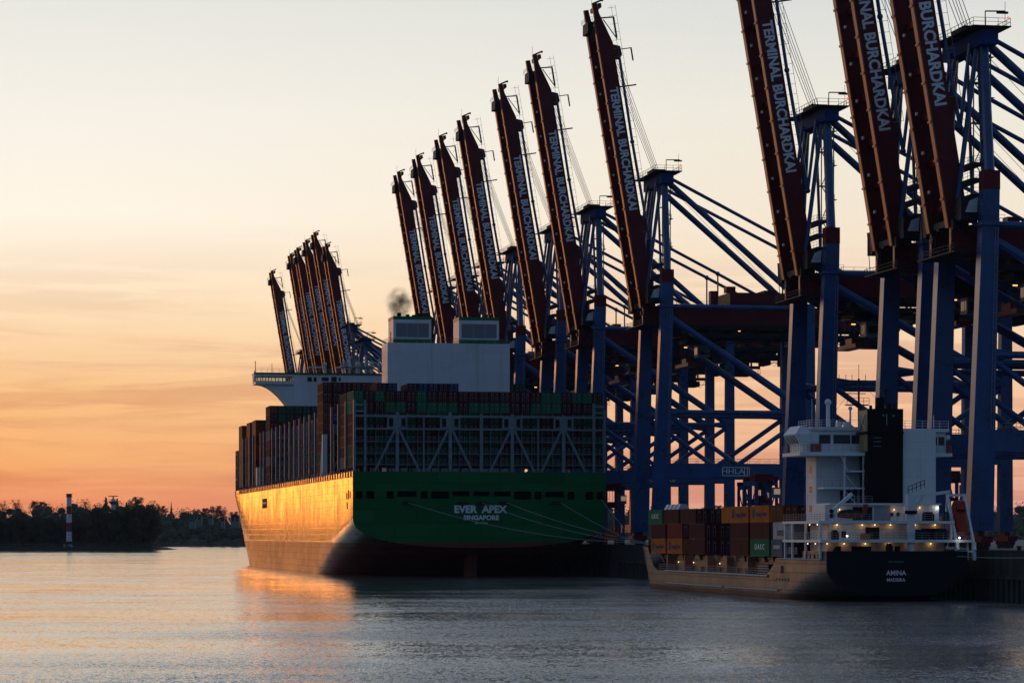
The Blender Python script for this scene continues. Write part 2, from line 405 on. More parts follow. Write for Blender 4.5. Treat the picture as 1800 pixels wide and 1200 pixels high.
def terrain(name, x0, x1, y0, y1, nx, ny, fn, m):
    b = MB(); vs = []; fs = []
    for j in range(ny+1):
        for i in range(nx+1):
            x = x0+(x1-x0)*i/nx; y = y0+(y1-y0)*j/ny; vs.append((x, y, fn(x, y)))
    for j in range(ny):
        for i in range(nx):
            k = j*(nx+1)+i; fs.append((k, k+1, k+nx+2, k+nx+1))
    b.add(vs, fs); o = b.build(name, m, smooth=True); return setting(o)
def hill_z(x, y):
    t = max(0., (y-2470)/420); r = min(1, t)
    return -1.5+3*min(1, max(0, (y-2455)/18))+(25+5*math.sin(x*.011+1)+3*math.sin(x*.027))*r**1.1
terrain('far_hillside', -1100, 1300, 2450, 3100, 80, 24, hill_z, M['earth'])
ISL_TIP = (290-900)/4920*1800
def isl_z(x, y):
    d = min((ISL_TIP-x)/26., (y-1812)/8., (1960-y)/12.)
    return -1.+min(3.2, 3.2*max(0, d)) + .3*math.sin(x*.2)
terrain('wooded_island', -900, ISL_TIP+4, 1806, 1966, 120, 30, isl_z, M['earth'])

# quay: slab, fronting sheet-pile wall
QZ = 7.5
q = MB(); q.box(64.6, 700, -520, 760, -6, QZ)
qo = q.build('quay', M['concrete'], loc=P0); qo.rotation_euler = (0, 0, ROT); setting(qo)
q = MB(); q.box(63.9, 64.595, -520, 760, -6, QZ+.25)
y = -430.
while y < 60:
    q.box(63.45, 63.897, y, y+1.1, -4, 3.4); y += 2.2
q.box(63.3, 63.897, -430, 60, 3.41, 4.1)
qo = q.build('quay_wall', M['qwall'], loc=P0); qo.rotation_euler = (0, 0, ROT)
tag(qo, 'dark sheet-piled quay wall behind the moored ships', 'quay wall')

# ------------------------------------------------------------------ trees
def leaf_cloud(mb, c, rad, n, s0, s1, rnd, sc=(1, 1, .8)):
    for _ in range(n):
        while True:
            p = Vector((rnd.uniform(-1, 1), rnd.uniform(-1, 1), rnd.uniform(-1, 1)))
            if .25 < p.length < 1: break
        p = Vector(c)+Vector((p.x*rad*sc[0], p.y*rad*sc[1], p.z*rad*sc[2]))
        s = rnd.uniform(s0, s1); a = Vector((rnd.gauss(0, 1), rnd.gauss(0, 1), rnd.gauss(0, 1))).normalized()
        u = a.orthogonal().normalized(); v = a.cross(u)
        mb.add([p+u*s, p+v*s*.7, p-u*s*.9, p-v*s*.6], [(0, 1, 2, 3)])
def make_tree(kind, leaf, H, Wd, nclump, nleaf, seed, conifer=False, bare=False):
    rnd = random.Random(seed); root = empty(kind, (0, 0, 0))
    t = MB(); t.tube((0, 0, -1), (0, 0, H*.45), H*.022, 7, H*.013); t.tube((0, 0, H*.45), (rnd.uniform(-1, 1), 0, H*.85), H*.013, 6, H*.004)
    c = MB(); cl = []
    for k in range(nclump):
        if conifer:
            z = H*(.15+.82*k/nclump); r = Wd*.5*(1-k/nclump)*.9+.4; a = rnd.uniform(0, 6.28)
            p = Vector((math.cos(a)*r*.4, math.sin(a)*r*.4, z)); cl.append((p, r*.8+.4))
        else:
            a = rnd.uniform(0, 6.28); z = H*rnd.uniform(.10, .93); m = math.sin(math.pi*min(1, max(0.05, (z/H-.02)/1.02)))**.5
            r = Wd*.5*m*math.sqrt(rnd.uniform(.05, 1)); p = Vector((math.cos(a)*r, math.sin(a)*r, z)); cl.append((p, Wd*rnd.uniform(.10, .19)))
        b = Vector((0, 0, max(H*.2, p.z*.55))); t.tube(b, p, H*.007, 5, H*.002)
        if bare:
            for _ in range(9):
                d = Vector((rnd.uniform(-1, 1), rnd.uniform(-1, 1), rnd.uniform(0, 1.2)))*Wd*.14; t.tube(p, p+d, .09, 4, .03)
    for p, r in cl: leaf_cloud(c, p, r, int(nleaf*(.2 if bare else 1)), .35, .8, rnd)
    t.build('trunk', M['bark'], root); c.build('crown', leaf, root); return root
TP = [make_tree('broadleaf_tree', M['leafa'], 26, 19, 52, 62, 1), make_tree('broadleaf_tree', M['leafb'], 24, 20, 52, 62, 2),
      make_tree('broadleaf_tree', M['leafa'], 27, 16, 48, 62, 3), make_tree('evergreen_tree', M['leafc'], 22, 9, 26, 40, 4, conifer=True),
      make_tree('bare_tree', M['leafa'], 22, 17, 40, 30, 5, bare=True)]
used = [False]*5
def plant(k, px, Y, H, z, label, group, rz):
    proto = TP[k]; H0 = (26, 24, 27, 22, 22)[k]
    if not used[k]: o = proto; used[k] = True
    else: o = copy_tree(proto)
    o.location = ((px-900)/4920*Y, Y, z); s = H/H0; o.scale = (s, s, s); o.rotation_euler = (0, 0, rz)
    return tag(o, label, 'tree', group)
rnd = random.Random(11)
gi = 'trees on the wooded island'
isl = []
for i, (px, H, k) in enumerate([(-28,24,1),(-4,25,0),(18,22,1),(40,24,2),(60,22,1),(80,21,0),(98,20,1),(112,20,1),(140,25,0),(158,24,2),(174,27,0),
                                (192,27,2),(208,26,1),(224,28,0),(238,28,2),(252,29,0),(264,26,2)]):
    col = 'brownish' if k != 1 else 'dull green'
    place = 'left of the red and white tower' if px < 122 else ('at the right tip of the wooded island' if px > 250 else 'right of the red and white tower')
    isl.append((px, H, k, f'{col} tree on the island shore {place}'))
for i, (px, H, k, lb) in enumerate(isl):
    plant(k, px, 1845+rnd.uniform(0, 30), H, 1.6, lb, 'island trees '+lb.split(' tree ')[0]+' '+lb.split('shore ')[1], rnd.uniform(0, 6))
for i in range(16):   # lower second row closing the gaps
    px = -20+i*18+rnd.uniform(-5, 5); k = rnd.choice((0, 1, 2))
    col = 'brownish' if k != 1 else 'dull green'
    place = 'left of the red and white tower' if px < 122 else ('at the right tip of the wooded island' if px > 250 else 'right of the red and white tower')
    lb = f'{col} tree on the island shore {place}'
    plant(k, min(px, 262), 1885+rnd.uniform(0, 40), rnd.uniform(15, 21), 1.8, lb, 'island trees '+col+' '+place, rnd.uniform(0, 6))
# low scrub along the island foot: nobody could count it
sc = MB()
for i in range(230):
    px = rnd.uniform(-40, 270); Y = rnd.uniform(1826, 1850); leaf_cloud(sc, ((px-900)/4920*Y, Y, 2.4), rnd.uniform(1.6, 4.2), 34, .35, .8, rnd, (1.4, 1, .8))
tag(sc.build('shore_scrub', M['leafb']), 'low dark scrub along the foot of the island trees', 'scrub', kind='stuff')
# far hillside wood as one mass
wd = MB()
for i in range(260):
    px = -60+i*7.8+rnd.uniform(-4, 4); Y = rnd.uniform(2466, 2476); leaf_cloud(wd, ((px-900)/4920*Y, Y, 3.2), rnd.uniform(2.5, 4.5), 40, .4, .9, rnd, (1.5, 1, .9))
for i in range(1350):
    px = rnd.uniform(-80, 1950); Y = 2475+420*rnd.random()**.8; x = (px-900)/4920*Y; z = hill_z(x, Y)
    h = rnd.uniform(10, 16.5)
    wd.ball((x, Y, z+h*.42), h*.26*rnd.uniform(.8, 1.1), 6, 4, (1.3, 1, 1.2)); leaf_cloud(wd, (x, Y, z+h*.55), h*.5, 58, .45, 1.1, rnd, (1.1, 1, 1.1))
    wd.k = 0
tag(wd.build('hillside_wood', M['leafb']), 'dark wooded hillside along the far bank of the river', 'wood', kind='stuff')
ridge = [(4,16,4),(28,17,4),(63,15,1),(75,14,0),(150,15,4),(186,17,3),(206,16,3),(222,13,3),(240,19,1),(268,17,4),(284,13,1),(322,13,4),(334,12,4),(347,14,1),(362,16,0),(380,19,1),(391,18,4),(412,14,1),
         (1165,15,1),(1195,13,0),(1245,15,1),(1262,16,0),(1340,16,1),(1372,17,0),(1600,14,1),(1690,15,0)]
for px, H, k in ridge:
    Y = 2880; x = (px-900)/4920*Y; kind = ('brown round tree', 'dark round tree', 'tall tree', 'dark conifer', 'bare branched tree')[k]
    wh = 'behind the cranes' if px > 1000 else ('right of the church spire' if px > 300 else ('between the radar tower and church spire' if px > 200 else 'left of the radar tower'))
    plant(k, px, Y, H*1.05, hill_z(x, Y)+1, f'{kind} breaking the far ridge line {wh}', f'{kind}s on the ridge {wh}', rnd.uniform(0, 6))

# ------------------------------------------------------------------ island tower, radar tower, church, houses
Y = 1835; t0 = empty('striped_tower', ((121.5-900)/4920*Y, Y, 1.5)); b = MB()
zt = lambda py: 10+(940-py)/4920*Y-1.5
bands = [(951,934,'twhite'),(934,918,'tred'),(918,903,'twhite'),(903,889,'tred'),(889,873,'twhite')]
for lo, hi, c in bands:
    b = MB(); z0, z1 = max(0, zt(lo)), zt(hi); r = lambda z: 1.95-.35*z/31; b.tube((0, 0, z0), (0, 0, z1-.01), r(z0), 14, r(z1))
    smooth_by_angle(b.build('painted_band', M[c], t0))
b = MB(); b.tube((0, 0, zt(873)), (0, 0, zt(871.5)), 2.2, 14); b.tube((0, 0, zt(871.5)), (0, 0, zt(868.5)), 1.75, 14); b.tube((0, 0, zt(868.5)), (0, 0, zt(867.3)), 2.25, 14)
b.build('lantern', M['tred'], t0)
b = MB(); b.box(-3.4, 2.2, -1.5, 2, -1, 2.4); b.build('base_hut', M['whitec'], t0)
tag(t0, 'slim red and white banded tower standing on the island shore', 'tower')
Y = 2700; x = (199-900)/4920*Y; z0 = hill_z(x, Y); t0 = empty('radar_tower', (x, Y, z0)); H = 10+(940-871)/4920*Y-z0
b = MB(); b.tube((0, 0, -2), (0, 0, H-3), 2.3, 12, 1.9); b.build('shaft', M['whitec'], t0)
b = MB(); b.tube((0, 0, H-8.5), (0, 0, H-6.2), 2.2, 12, 4.4); b.tube((0, 0, H-6.2), (0, 0, H-5.2), 4.4, 12); b.rail((-4.2, 0, H-5.2), (4.2, 0, H-5.2), 1.6, 2, .12); b.build('platform', M['lash'], t0)
b = MB(); b.box(-4.6, 4.6, -.5, .5, H-.7, H+.1); b.tube((0, 0, H-3), (0, 0, H-.8), .7, 8); b.build('radar_scanner', M['lash'], t0)
tag(t0, 'grey radar tower with platform rising over the far ridge', 'tower')
Y = 2800; x = (301-900)/4920*Y; z0 = hill_z(x, Y); t0 = empty('church', (x, Y, z0)); H = 10+(940-880)/4920*Y-z0
b = MB(); b.box(-1.4, 1.4, -1.4, 1.4, -2, H-12); b.box(-9, -1.45, -3.5, 3.5, -2, H-18); b.build('wall', M['house'], t0)
b = MB(); b.tube((0, 0, H-12), (0, 0, H), 1.2, 8, .05); b.build('spire', M['roof'], t0)
tag(t0, 'small church with a dark pointed spire on the far ridge', 'church')
def far_house(px, py0, py1, wpx, label, Y=2560, storeys=2, gable=False):
    x = (px-900)/4920*Y; zb = 10+(940-py1)/4920*Y; zt_ = 10+(940-py0)/4920*Y; wd = wpx/4920*Y; t = empty('villa', (x, Y, zb)); h = zt_-zb
    b = MB(); b.box(-wd/2, wd/2, 0, 9, -6, h); b.build('wall', M['house'], t)
    k = max(2, int(wd/2.8))
    for s in range(storeys):
        for i in range(k):
            cx = -wd/2+(i+.5)*wd/k; zc = h*(s+.5)/storeys
            b = MB(); b.box(cx-.8, cx+.8, -.06, -.003, zc-.8, zc+.9); b.build('window', M['glass'], t)
    b = MB()
    if gable: b.prism([(-wd/2-.4, h), (wd/2+.4, h), (0, h+3.6)], lambda a, c: (a, -.4, c), lambda a, c: (a, 9.4, c))
    else: b.box(-wd/2-.3, wd/2+.3, -.3, 9.3, h+.003, h+.5)
    b.build('roof', M['roof'] if gable else M['lash'], t); tag(t, label, 'house')
far_house(337.5, 912.5, 917, 11, 'low white flat-roofed house on the hillside left of the hull', 2548, 1)
far_house(347, 908.5, 912.5, 14, 'white terrace house stepped above the low white house', 2570, 1)
far_house(370, 907, 910.5, 7, 'small pale house half hidden among hillside trees', 2575, 1)
far_house(391, 909, 916, 6, 'narrow pale house with bright corner posts on the hillside', 2550, 2)
far_house(413, 908.5, 916, 15, 'large gabled house on the hillside beside the hull', 2550, 2, True)

# ------------------------------------------------------------------ containers
CC = dict(green=(.016, .17, .07), brown=(.10, .022, .015), maroon=(.09, .013, .019), rust=(.20, .042, .014), blue=(.018, .045, .14),
          orange=(.55, .15, .018), teal=(.03, .09, .11), grey=(.16, .16, .18), white=(.5, .5, .46), red=(.24, .03, .025), dgreen=(.02, .075, .035))
CMESH = {}
for c, rgb in CC.items(): M['ct_'+c] = mat('container_'+c, rgb, .65, .4, .5, streak=1, spec=.08)
def container_meshes(c, Lc, Hc):
    key = (c, Lc, Hc)
    if key in CMESH: return CMESH[key]
    Wc = 2.40; b = MB(); h = Wc/2
    # corner posts and rails
    for x in (-h, h-.16):
        for yy in (0., Lc-.18): b.box(x, x+.16, yy, yy+.18, 0, Hc)
    for x in (-h+.003, h-.123):
        b.box(x, x+.12, .18, Lc-.18, 0, .16); b.box(x, x+.12, .18, Lc-.18, Hc-.12, Hc)
    b.box(-h+.16, h-.16, 0.003, .16, 0, .16); b.box(-h+.16, h-.16, .003, .16, Hc-.14, Hc)
    # corrugated sides
    n = int(Lc/.56)*4; pts = []
    prof = (0, .055, .055, 0)
    for i in range(n+1): pts.append((.18+(Lc-.36)*i/n, prof[i % 4]))
    for sgn in (-1, 1):
        vs = []; 
        for yy, d in pts: vs += [(sgn*(h-.02-d), yy, .16), (sgn*(h-.02-d), yy, Hc-.12)]
        fs = [(2*i, 2*i+2, 2*i+3, 2*i+1) for i in range(n)]
        if sgn > 0: fs = [f[::-1] for f in fs]
        b.add(vs, fs)
    b.add([(-h+.1, .1, Hc-.03), (h-.1, .1, Hc-.03), (h-.1, Lc-.1, Hc-.03), (-h+.1, Lc-.1, Hc-.03)], [(0, 1, 2, 3)])
    b.add([(-h+.1, Lc-.06, .1), (h-.1, Lc-.06, .1), (h-.1, Lc-.06, Hc-.1), (-h+.1, Lc-.06, Hc-.1)], [(3, 2, 1, 0)])
    d = MB()
    for x0, x1 in ((-h+.165, -.012), (.012, h-.165)): d.box(x0, x1, .05, .12, .165, Hc-.145)
    d.k = 1
    for x in (-.72, -.32, .32, .72):
        d.tube((x, .03, .1), (x, .03, Hc-.08), .028, 5); d.box(x-.06, x+.16, .005, .03, Hc*.42, Hc*.42+.05)
    for x, z in ((.45, Hc*.72), (-.62, Hc*.75)): d.box(x, x+.3, .035, .048, z, z+.16)
    r = (b.mesh('shipping_container', M['ct_'+c]), d.mesh('door', [M['ct_'+c], M['steel']]))
    CMESH[key] = r; return r
def container(c, pos, label, group, Lc=12.19, Hc=2.55, rot=ROT, sub='shipping_container'):
    me, de = container_meshes(c, Lc, Hc)
    o = bpy.data.objects.new(sub, me); COL.objects.link(o); o.location = pos; o.rotation_euler = (0, 0, rot)
    d = bpy.data.objects.new('door', de); COL.objects.link(d); d.parent = o
    tag(o, label, 'container', group); return o
def nth(i): 
    w = ['first','second','third','fourth','fifth','sixth','seventh','eighth','ninth','tenth','eleventh','twelfth','thirteenth','fourteenth','fifteenth','sixteenth','seventeenth','eighteenth','nineteenth','twentieth','twenty-first','twenty-second','twenty-third','twenty-fourth']
    return w[i]
CNAME = dict(green='green', brown='brown', maroon='maroon', rust='rust red', blue='dark blue', orange='orange', teal='blue-green', grey='grey', white='white', red='red', dgreen='dark green')

# ------------------------------------------------------------------ gantry cranes
TXT_BOOM = text_mesh('TERMINAL BURCHARDKAI', 2.7, M['letter'], .034)
TXT_BOOM.transform(Matrix.Diagonal((28.8/max(1e-3, max(v.co.x for v in TXT_BOOM.vertices)-min(v.co.x for v in TXT_BOOM.vertices)), 1, 1, 1)))
TXT_SIGN = text_mesh('HHLA', 1.7, M['letter'], 0., sx=1.25)
def sg(x0, x1, y, t=1): return x0+(x1-x0)*t
def make_crane(dz):
    root = empty('gantry_crane', (0, 0, 0)); ZT = 64+dz; ZG = 55.5+dz; B = M['blue']
    for sy in (-1, 1):
        y0, y1 = sy*10-1.1, sy*10+1.1
        b = MB()
        if sy < 0:
            for xx in (.1, .55): b.tube((xx+.2, y0-.35, 19), (xx+1., y0-.35, ZT-9), .04, 4)
            zz = 19.5
            while zz < ZT-9: t_ = (zz-19)/(ZT-28); b.tube((.3+.8*t_, y0-.35, zz), (.75+.8*t_, y0-.35, zz), .03, 4); zz += 1.2
            b.build('leg_ladder', M['steel'], root); b = MB()
        b.hexa([(-3.1, y0, 3.2), (.9, y0, 3.2), (.9, y1, 3.2), (-3.1, y1, 3.2)], [(-.7, y0, ZT-3), (1.95, y0, ZT-3), (1.95, y1, ZT-3), (-.7, y1, ZT-3)])
        leg = b.build('leg', B, root)
        b = MB(); b.box(-.75, 2.0, y0-.03, y1+.03, ZT-2.995, ZT); c = b.build('leg_cap', M['red'], leg); c['label'] = 'dark red cap on top of the blue leg'
        b = MB(); b.box(-1.35, 2.6, y0-.6, y1+.6, ZG-.2, ZG+.35); b.rail((-1.3, y0-.55, ZG+.35), (2.55, y0-.55, ZG+.35), 1.1, 1.3); b.rail((-1.3, y1+.55, ZG+.35), (-1.3, y0-.55, ZG+.35), 1.1, 1.3)
        b.build('collar', B, leg)
        b = MB(); b.hexa([(33.6, y0+.15, 3.2), (36.2, y0+.15, 3.2), (36.2, y1-.15, 3.2), (33.6, y1-.15, 3.2)], [(34, y0+.2, ZG+1), (36, y0+.2, ZG+1), (36, y1-.2, ZG+1), (34, y1-.2, ZG+1)])
        b.build('leg', B, root)
        b = MB(); b.box(.85, 33.7, sy*10-.85, sy*10+.85, 15.8, 19.1); b.k = 1
        b.rail((3, sy*10-.8, 19.1), (32.5, sy*10-.8, 19.1), 1.1, 2.4); b.rail((3, sy*10+.8, 19.1), (32.5, sy*10+.8, 19.1), 1.1, 2.4)
        pb = b.build('portal_beam', [B, M['steel']], root)
        if sy < 0:
            s = MB(); s.box(13.6, 20.2, -10.92, -10.853, 16.25, 16.41); s.box(13.6, 20.2, -10.92, -10.853, 18.15, 18.31); s.box(13.6, 13.76, -10.92, -10.853, 16.41, 18.15)
            for xx in (18.9, 19.55, 20.04): s.box(xx, xx+.16, -10.92, -10.853, 16.41, 18.15)
            s.k = 1; s.box(19.1, 19.5, -10.90, -10.853, 16.45, 18.1)
            sgn = s.build('sign_frame', [M['letter'], M['tred']], pb)
            put(TXT_SIGN, 'lettering', pb, (16.2, -10.88, 17.27), (1, 0, 0), (0, 0, 1))
        b = MB(); b.tube((1, sy*10, ZG), (34.4, sy*10, ZG), .6, 10); smooth_by_angle(b.build('upper_strut', B, root))
        b = MB(); b.tube((1, sy*10, 31), (34.4, sy*10, 31), .58, 10)
        b.tube((.6, sy*10, 31), (4.5, sy*10, 31), 1.15, 10, .58); b.tube((34.6, sy*10, 31), (31, sy*10, 31), 1.05, 10, .58)
        smooth_by_angle(b.build('middle_strut', B, root))
        b = MB(); b.tube((.8, sy*10, ZG-2.2), (34.6, sy*10, 31.3), .85, 10); smooth_by_angle(b.build('diagonal_brace', B, root))
        b = MB(); b.tube((.6, sy*10, 30.6), (17.2, sy*10, 19), .55, 10); smooth_by_angle(b.build('lower_brace', B, root))
        b = MB(); b.tube((34.6, sy*10, 30.6), (17.8, sy*10, 19), .55, 10); smooth_by_angle(b.build('lower_brace', B, root))
        # apex post, backstays
        b = MB(); b.tube((.6, sy*10, ZT), (.9, sy*6.6, 86+dz), .85, 10, .7); smooth_by_angle(b.build('mast_post', B, root))
        b = MB(); b.tube((.4, sy*5, 85+dz), (-3.2, sy*5.2, 58+dz), .42, 8); b.tube((1.5, sy*2.6, 85+dz), (2.5, sy*2.6, 58+dz), .28, 6); smooth_by_angle(b.build('mast_strut', B, root))
        b = MB(); b.tube((1.6, sy*5.2, 85.3+dz), (34.5, sy*5.2, 57.4+dz), .72, 10); smooth_by_angle(b.build('backstay', B, root))
        b = MB(); b.tube((1.6, sy*6.4, 86+dz), (33, sy*5.6, 70.5+dz), .40, 8); b.tube((33, sy*5.6, 70.5+dz), (57, sy*5, 58.4+dz), .40, 8); b.ball((33, sy*5.6, 70.5+dz), .62)
        smooth_by_angle(b.build('rear_stay', B, root))
        b = MB(); b.tube((33, sy*5.6, 57.5+dz), (33, sy*5.6, 70.5+dz), .2, 6); b.build('stay_prop', M['steel'], root)
        # bogies
        for x in (-1.1, 35):
            b = MB(); b.box(x-.9, x+.9, sy*10-3.8, sy*10+3.8, 1.35, 2.3); b.box(x-.5, x+.5, sy*10-1, sy*10+1, 2.3, 3.2)
            for k in range(6): b.k = 1; yy = sy*10-3.3+k*1.32; b.tube((x-.25, yy, .55), (x+.25, yy, .55), .53, 10); b.k = 0; b.box(x-.6, x+.6, yy-.3, yy+.3, .7, 1.35)
            b.build('bogie', [M['red'], M['dark']], root)
    # ties along the quay
    for x in (-.9, 35):
        b = MB(); b.box(x-1, x+1, -8.9, 8.9, 3.2, 5.6); b.build('sill_beam', B, root)
        z = 15.9
        if x > 0: b = MB(); b.box(x-.7, x+.7, -8.9, 8.9, 47.5+dz, 50.3+dz); b.build('cross_beam', B, root)
    # apex crossbeam and platform
    b = MB(); b.box(-.4, 2.4, -9.2, 9.2, 84.2+dz, 86.6+dz); b.k = 1
    b.box(-2.2, 4.2, -10.2, 10.2, 86.8+dz, 87.0+dz); 
    for p, q_ in (((-2.1, -10.1), (4.1, -10.1)), ((4.1, -10.1), (4.1, 10.1)), ((-2.1, 10.1), (4.1, 10.1)), ((-2.1, -10.1), (-2.1, 10.1))): b.rail((*p, 87+dz), (*q_, 87+dz), 1.2, 1.6, .045)
    b.box(-1, 2, -3, 3, 87+dz, 88.2+dz); b.tube((1.4, -6, 87+dz), (1.4, -6, 90+dz), .09, 5); b.tube((1.4, -6, 90+dz), (4.6, -6.5, 90+dz), .12, 5); b.box(3.2, 5, -6.8, -6.2, 89.6+dz, 89.9+dz)
    b.tube((3.6, -9, 87+dz), (3.6, -9, 91+dz), .04, 4)
    b.k = 2; b.ball((3.9, -9.6, 88.4+dz), .22)
    b.build('apex_platform', [M['bluem'], M['dark'], M['lampr']], root)
    # stair tower on the mast
    b = MB(); z = 57.+dz; k = 0
    while z < 84+dz:
        y0, y1 = (-4, 1.2) if k % 2 == 0 else (1.2, -4)
        for xx in (2.2, 3.1): b.beam((xx, y0, z), (xx, y1, z+3.2), .07, .2)
        for s in range(9): t = s/9; b.box(2.2, 3.1, y0+(y1-y0)*t-.12, y0+(y1-y0)*t+.12, z+3.2*t, z+3.2*t+.04)
        b.rail((3.15, y0, z), (3.15, y1, z+3.2), 1., 1.8, .04); b.box(1.6, 3.4, y1-.9, y1+.9, z+3.15, z+3.25)
        b.rail((1.6, y1-.9, z+3.2), (1.6, y1+.9, z+3.2), 1.1, 1., .04)
        z += 3.25; k += 1
    for yy in (-5.2, 2.6): b.tube((2.6, yy, 56+dz), (2.6, yy, 85+dz), .12, 5)
    b.build('stair_tower', M['lash'], root)
    for i in range(5):
        pass
    b = MB()
    for zz in (58, 60.5, 63, 65.5): b.box(-1.6, 1.4, -8.2, 8.2, zz+dz, zz+.12+dz); b.rail((-1.6, -8.2, zz+dz), (-1.6, 8.2, zz+dz), 1.1, 2, .035); b.rail((1.4, -8.2, zz+dz), (1.4, 8.2, zz+dz), 1.1, 2, .035); b.rail((-1.6, -8.2, zz+dz), (1.4, -8.2, zz+dz), 1.1, 1.5, .035)
    b.build('walkway', M['lash'], root)
    # main girder
    b = MB()
    for sy in (-1, 1):
        b.box(-4, 62, sy*4.7-.45, sy*4.7+.45, 51.6+dz, 56+dz); b.k = 1; b.rail((4, sy*5.6, 56+dz), (61, sy*5.6, 56+dz), 1.15, 2.4, .04); b.box(4, 61, sy*5.2-.0, sy*5.2+.6, 55.9+dz, 56.05+dz); b.k = 0
    for x in range(2, 62, 8): b.box(x, x+.8, -4.24, 4.24, 52.4+dz, 53.4+dz)
    b.k = 1; b.box(2, 58, -6.6, -5.9, 50.5+dz, 50.7+dz); b.rail((2, -6.6, 50.7+dz), (58, -6.6, 50.7+dz), 1., 2.4, .04)
    g = b.build('main_girder', [M['red'], M['dark']], root)
    b = MB()
    for yy in (-6.0, 5.2):
        for z0, z1 in ((50.7, 51.5), (48.7, 49.6)): b.box(3, 58, yy, yy+.25, z0+dz, z1+dz)
        xx = 3.
        while xx < 57: b.box(xx, xx+random.choice((.3, .5, 1.8, 2.6)), yy+.03, yy+.22, 49.6+dz, 50.7+dz); xx += 2.9
    for xx in range(5, 58, 6): b.box(xx, xx+.5, -5.7, 5.2, 48.8+dz, 49.3+dz); b.box(xx, xx+.3, -4.9, -4.6, 49.3+dz, 51.6+dz); b.box(xx, xx+.3, 4.6, 4.9, 49.3+dz, 51.6+dz)
    b.rail((3, -6.1, 47.6+dz), (58, -6.1, 47.6+dz), 1.1, 2.4, .04); b.box(3, 58, -6.6, -5.75, 47.4+dz, 47.55+dz)
    for k in range(9): xx = random.uniform(16, 55); b.box(xx, xx+random.uniform(1, 2.5), -4, 3, 47.+dz, 48.6+dz)
    b.build('service_truss', M['dark'], g)
    b = MB()     # festoon cable loops
    x = 14.
    while x < 56:
        n = 6; dp = random.uniform(2.2, 4.2); prev = None
        for i in range(n+1):
            t = i/n; p = (x+4*t, -6.3, 50.4+dz-dp*4*t*(1-t))
            if prev: b.tube(prev, p, .06, 4)
            prev = p
        x += 4
    b.build('festoon_cable', M['dark'], g)
    b = MB(); b.box(17, 34, -5.2, 5.2, 56.1+dz, 59.4+dz); b.box(12.4, 14.2, -5, -3, 56.1+dz, 59.7+dz); b.box(16.2, 18.4, -5.1, -2.6, 59.4+dz, 60.8+dz); b.box(26, 29, -3, 3, 59.4+dz, 60.2+dz)
    mh = b.build('machinery_house', M['red'], root)
    # trolley, cab and spreader
    b = MB(); b.box(6, 15, -5.4, 5.4, 49.2+dz, 51.5+dz); b.box(7, 14, -4, 4, 47.6+dz, 49.2+dz); b.rail((6, -5.4, 47.4+dz), (15, -5.4, 47.4+dz), 1.1, 1.5); b.box(6, 15, -5.5, -4.9, 47.2+dz, 47.4+dz)
    tr = b.build('trolley', M['dark'], root)
    b = MB(); b.box(10, 13, -2.2, 1.2, 44.4+dz, 47.2+dz); b.k = 1; b.box(9.96, 9.995, -1.8, .8, 45+dz, 46.6+dz); b.box(10.4, 12.6, -2.24, -2.203, 45+dz, 46.4+dz); b.build('operator_cab', [M['lash'], M['glass']], tr)
    b = MB(); b.box(6.6, 9.2, -6.2, 6.2, 42+dz, 42.8+dz); b.box(7.2, 8.6, -2, 2, 42.8+dz, 44+dz)
    for xx in (7, 9):
        for yy in (-1.6, 1.6): b.tube((xx, yy, 44+dz), (xx, yy, 47.6+dz), .05, 4)
    b.build('spreader', M['red'], tr)
    # boom, raised almost upright
    a = R(80.5); U = Vector((-math.cos(a), 0, math.sin(a))); V = Vector((math.sin(a), 0, math.cos(a))); Hh = Vector((-4.5, 0, 57+dz))
    P = lambda u, v, y: Hh+U*u+V*v+Vector((0, y, 0))
    prof = [(-1.5, 0), (70, 0), (70, 1.1), (67.5, 1.3), (60.5, 3.4), (-1.5, 3.4)]
    b = MB()
    for sy in (-1, 1):
        c = sy*4.5
        b.prism(prof, lambda u, v: P(u, v, c-.45), lambda u, v: P(u, v, c+.45))
        b.prism([(56.5, 3.4), (60, 3.4), (59.4, 5), (57.4, 5.2), (56.3, 4.4)], lambda u, v: P(u, v, c-.3), lambda u, v: P(u, v, c+.3))
        b.prism([(16, 3.4), (20, 3.4), (18.9, 4.5), (17.2, 4.5)], lambda u, v: P(u, v, c-.3), lambda u, v: P(u, v, c+.3))
    u = 2.
    while u < 70: b.beam(P(u, 1.9, -4.04), P(u, 1.9, 4.04), .9, 1., U); u += 7.5
    bo = b.build('boom', M['red'], root)
    for sy in (-1, 1):
        c = sy*4.5; b = MB(); b.prism([(-1.5, -.22), (66, -.22), (66, -.004), (-1.5, -.004)], lambda u, v: P(u, v, c-.7), lambda u, v: P(u, v, c+.7))
        u = 3.
        while u < 64: b.prism([(u, -.42), (u+.35, -.42), (u+.35, -.224), (u, -.224)], lambda a_, v: P(a_, v, c-.76), lambda a_, v: P(a_, v, c+.76)); u += 6.2
        b.build('boom_flange', M['flange'], bo)
    u = 5.
    while u < 60: b = MB(); p = P(u, .3, 2.4); b.box(p.x-.15, p.x+.15, p.y-.25, p.y+.25, p.z-.25, p.z+.25); b.build('boom_lamp', M['whitec'], bo); u += 6.4
    
    put(TXT_BOOM, 'lettering', bo, P(35.6+(dz*.85 if dz < 0 else 0), 1.75, -4.972), -U, V)
    # boom tip gear
    b = MB(); b.box(*sorted((P(64, -1.7, 0).x, P(64, -.3, 0).x)), -3.2, 2.2, P(63.4, 0, 0).z, P(66, 0, 0).z); b.build('tip_platform', M['dark'], bo)
    b = MB(); b.rail(P(66.1, -1.7, -3.2), P(66.1, -1.7, 2.2), 1.1, 1.4, .04); b.rail(P(66.1, -1.7, -3.2), P(66.1, -.2, -3.2), 1.1, 1.2, .04); b.build('railing', M['dark'], bo)
